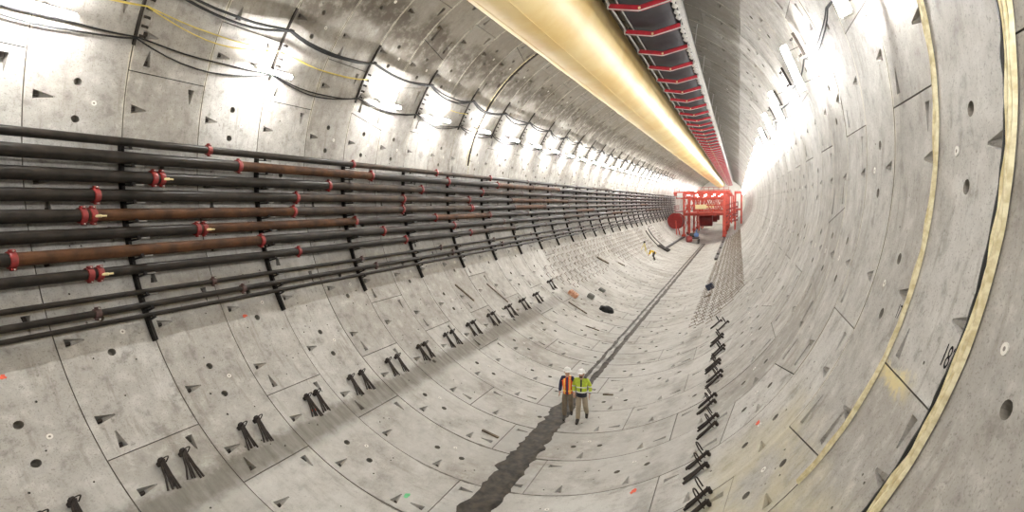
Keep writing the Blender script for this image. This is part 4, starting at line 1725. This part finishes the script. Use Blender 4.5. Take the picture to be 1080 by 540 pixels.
    if hairy:
        mb.lathe([(.080, -.055), (.094, -.02), (.098, .02), (.094, .06), (.07, .09)], h - d * .034, upv, 16)
        mb.build('hair', M['hair'], t)
        mb = MB()
        q = h + d * .06 - upv * .075
        bm = bmesh.new()
        bmesh.ops.create_icosphere(bm, subdivisions=2, radius=1)
        bm.verts.index_update()
        mb.add([q + sdv * (v.co.x * .062) + d * (v.co.y * .042) + upv * (v.co.z * .036) for v in bm.verts], [[w.index for w in f.verts] for f in bm.faces])
        bm.free()
        mb.build('beard', M['hair'], t)
    mb = MB()
    for s in (-1, 1):
        q = h + d * .086 + sdv * (s * .032) + upv * .012
        mb.frame(q, sdv, d, upv, (.013, .008, .007), 0, .004)
    mb.build('eyes', M['boot'], t)
    mb = MB()
    mb.frame(h + d * .089 - upv * .062, sdv, d, upv, (.024, .006, .005), 0, .003)
    mb.build('mouth', M['crate'], t)
    if hat:
        mb = MB()
        c = h + upv * .045
        mb.lathe([(.150, 0), (.152, .008), (.126, .016), (.124, .05), (.108, .092), (.075, .120), (.035, .133), (0, .136)], c, upv, 24)
        mb.frame(c + d * .145 + upv * .006, sdv, d, upv, (.085, .045, .006), 0, .004)
        mb.frame(c + upv * .10, sdv, d, upv, (.014, .105, .03), 0, .01)
        mb.build('hard_hat', M['hat'], t)
    return t


SIL = (.72, .72, .68)
vest_m = banded('orange_hi_vis', (0.92, .135, .03), [(2, .955, 1.01, (.95, .62, .12)), (3, .075, .115, (.95, .60, .12)), (3, -.1, .036, (.05, .03, .09))])
jack_m = banded('lime_hi_vis', (0.50, .62, .05), [(3, -.1, .03, (.03, .035, .03)), (2, 1.505, 1.8, (.03, .03, .035)), (2, 1.20, 1.235, SIL), (2, 1.03, 1.075, SIL), (2, .0, 1.03, (.02, .022, .035))])
# walker in the orange vest
JA = dict(pelvis=(0, 0, .93), waist=(0, -.01, 1.08), chest=(0, -.015, 1.30), neck=(0, -.02, 1.47), jaw=(0, -.045, 1.535), head=(0, -.04, 1.60), crown=(0, -.02, 1.67),
          face=(.25, -.968, 0), shL=(.175, -.01, 1.40), elL=(.235, .05, 1.13), wrL=(.22, -.09, .92), shR=(-.175, -.01, 1.40), elR=(-.25, .06, 1.13), wrR=(-.27, -.02, .89),
          hipL=(.09, 0, .90), knL=(.115, -.10, .52), anL=(.10, .20, .19), toL=(.10, .10, .09), hipR=(-.09, 0, .90), knR=(-.10, -.15, .50), anR=(-.10, -.16, .085), toR=(-.10, -.33, .045))
person(JA, (.42, 17.35, .06), .16, 'person in orange safety vest and white hard hat walking along the gutter', [('long_sleeve_shirt', M['navy'], 0, .150), ('vest', vest_m)], M['olive'], hairy=False)
JB = dict(pelvis=(0, 0, .95), waist=(0, -.01, 1.10), chest=(0, -.02, 1.33), neck=(0, -.025, 1.51), jaw=(0, -.05, 1.575), head=(0, -.045, 1.64), crown=(0, -.025, 1.71),
          face=(-.1, -.995, 0), shL=(.195, -.01, 1.44), elL=(.29, .05, 1.19), wrL=(.27, -.06, .96), shR=(-.195, -.01, 1.44), elR=(-.29, .04, 1.18), wrR=(-.22, -.14, 1.0),
          hipL=(.095, 0, .92), knL=(.13, -.06, .54), anL=(.13, .22, .22), toL=(.13, .12, .11), hipR=(-.095, 0, .92), knR=(-.10, -.12, .51), anR=(-.12, -.16, .085), toR=(-.13, -.34, .045))
person(JB, (.96, 17.2, .06), .10, 'person in lime hi-vis jacket, khaki trousers and white hard hat beside the orange vest', [('jacket', jack_m, 0, .192)], M['khaki'])
# bending worker far up the left slope, facing the wall
yv = banded('yellow_shirt', (.82, .56, .05), [])
JC = dict(pelvis=(0, .10, .92), waist=(0, -.02, 1.03), chest=(0, -.22, 1.13), neck=(0, -.38, 1.17), jaw=(0, -.45, 1.14), head=(0, -.50, 1.15), crown=(0, -.56, 1.19),
          face=(0, -.6, -.8), shL=(.18, -.28, 1.14), elL=(.24, -.42, .90), wrL=(.20, -.55, .68), shR=(-.18, -.28, 1.14), elR=(-.24, -.40, .90), wrR=(-.20, -.54, .68),
          hipL=(.10, .10, .90), knL=(.16, -.05, .50), anL=(.20, .14, .09), toL=(.21, -.03, .045), hipR=(-.10, .10, .90), knR=(-.22, .0, .50), anR=(-.36, .22, .16), toR=(-.38, .06, .12))
zc = floor_at(3.45)
person(JC, (-3.45, 65.0, zc - .03), -1.15, 'person in yellow shirt bending over on the left slope before the gantry', [('shirt', yv, 0, .15)], M['dark'])
# survey tripod next to that worker
c = Vector((-4.75, 66.7, floor_at(4.75)))
t = thing('survey_tripod', c, 'small yellow survey tripod beside the bending worker', 'tripod')
mb = MB()
for a in (90, 210, 330):
    f = Vector((c.x + .42 * cos(rad(a)), c.y + .42 * sin(rad(a)), 0))
    f.z = floor_at(abs(f.x)) + .01
    mb.bar(c + Vector((0, 0, 1.1)), f, .045, .045)
mb.build('leg', M['yellowcord'], t, c)
mb = MB()
mb.box(c + Vector((0, 0, 1.22)), (.11, .11, .12), 0, .03)
mb.cyl(c + Vector((0, -.2, 1.25)), c + Vector((0, .12, 1.25)), .05, 10)
mb.build('instrument', M['dark'], t, c)

# ------------------------------------------------------------------ camera, world, output
W = bpy.data.worlds.new('world')
SC.world = W
W.use_nodes = True
W.node_tree.nodes['Background'].inputs[0].default_value = (0, 0, 0, 1)

yaw, pitch, roll = -0.415734346, -0.0627552463, -0.0196344201
f = Vector((sin(yaw) * cos(pitch), cos(yaw) * cos(pitch), sin(pitch)))
r0 = Vector((cos(yaw), -sin(yaw), 0))
u0 = r0.cross(f)
cr, sr = cos(roll), sin(roll)
rx = r0 * cr + u0 * sr
ux = -r0 * sr + u0 * cr
cam = bpy.data.cameras.new('camera')
cam.sensor_width = 36
cam.lens = 36 * 563.456 / 1080
cam.shift_x = 9.49757 / 1080
cam.shift_y = -15.60137 / 1080
cam.clip_start = .05
cam.clip_end = 500
co = bpy.data.objects.new('camera', cam)
COL.objects.link(co)
mw = Matrix((rx, ux, -f)).transposed().to_4x4()
mw.translation = Vector((5.7551412, 0, AX - .66469965))
co.matrix_world = mw
SC.camera = co

vs = SC.view_settings
vs.view_transform = 'Standard'
vs.look = 'None'
vs.gamma = 1
vs.exposure = 0.85
vs.use_curve_mapping = False
cy = SC.cycles
cy.use_denoising = True
try:
    cy.denoiser = 'OPENIMAGEDENOISE'
    cy.denoising_input_passes = 'RGB_ALBEDO_NORMAL'
except Exception:
    pass
cy.max_bounces = 8
cy.diffuse_bounces = 5
cy.sample_clamp_indirect = 6
cy.use_light_tree = True
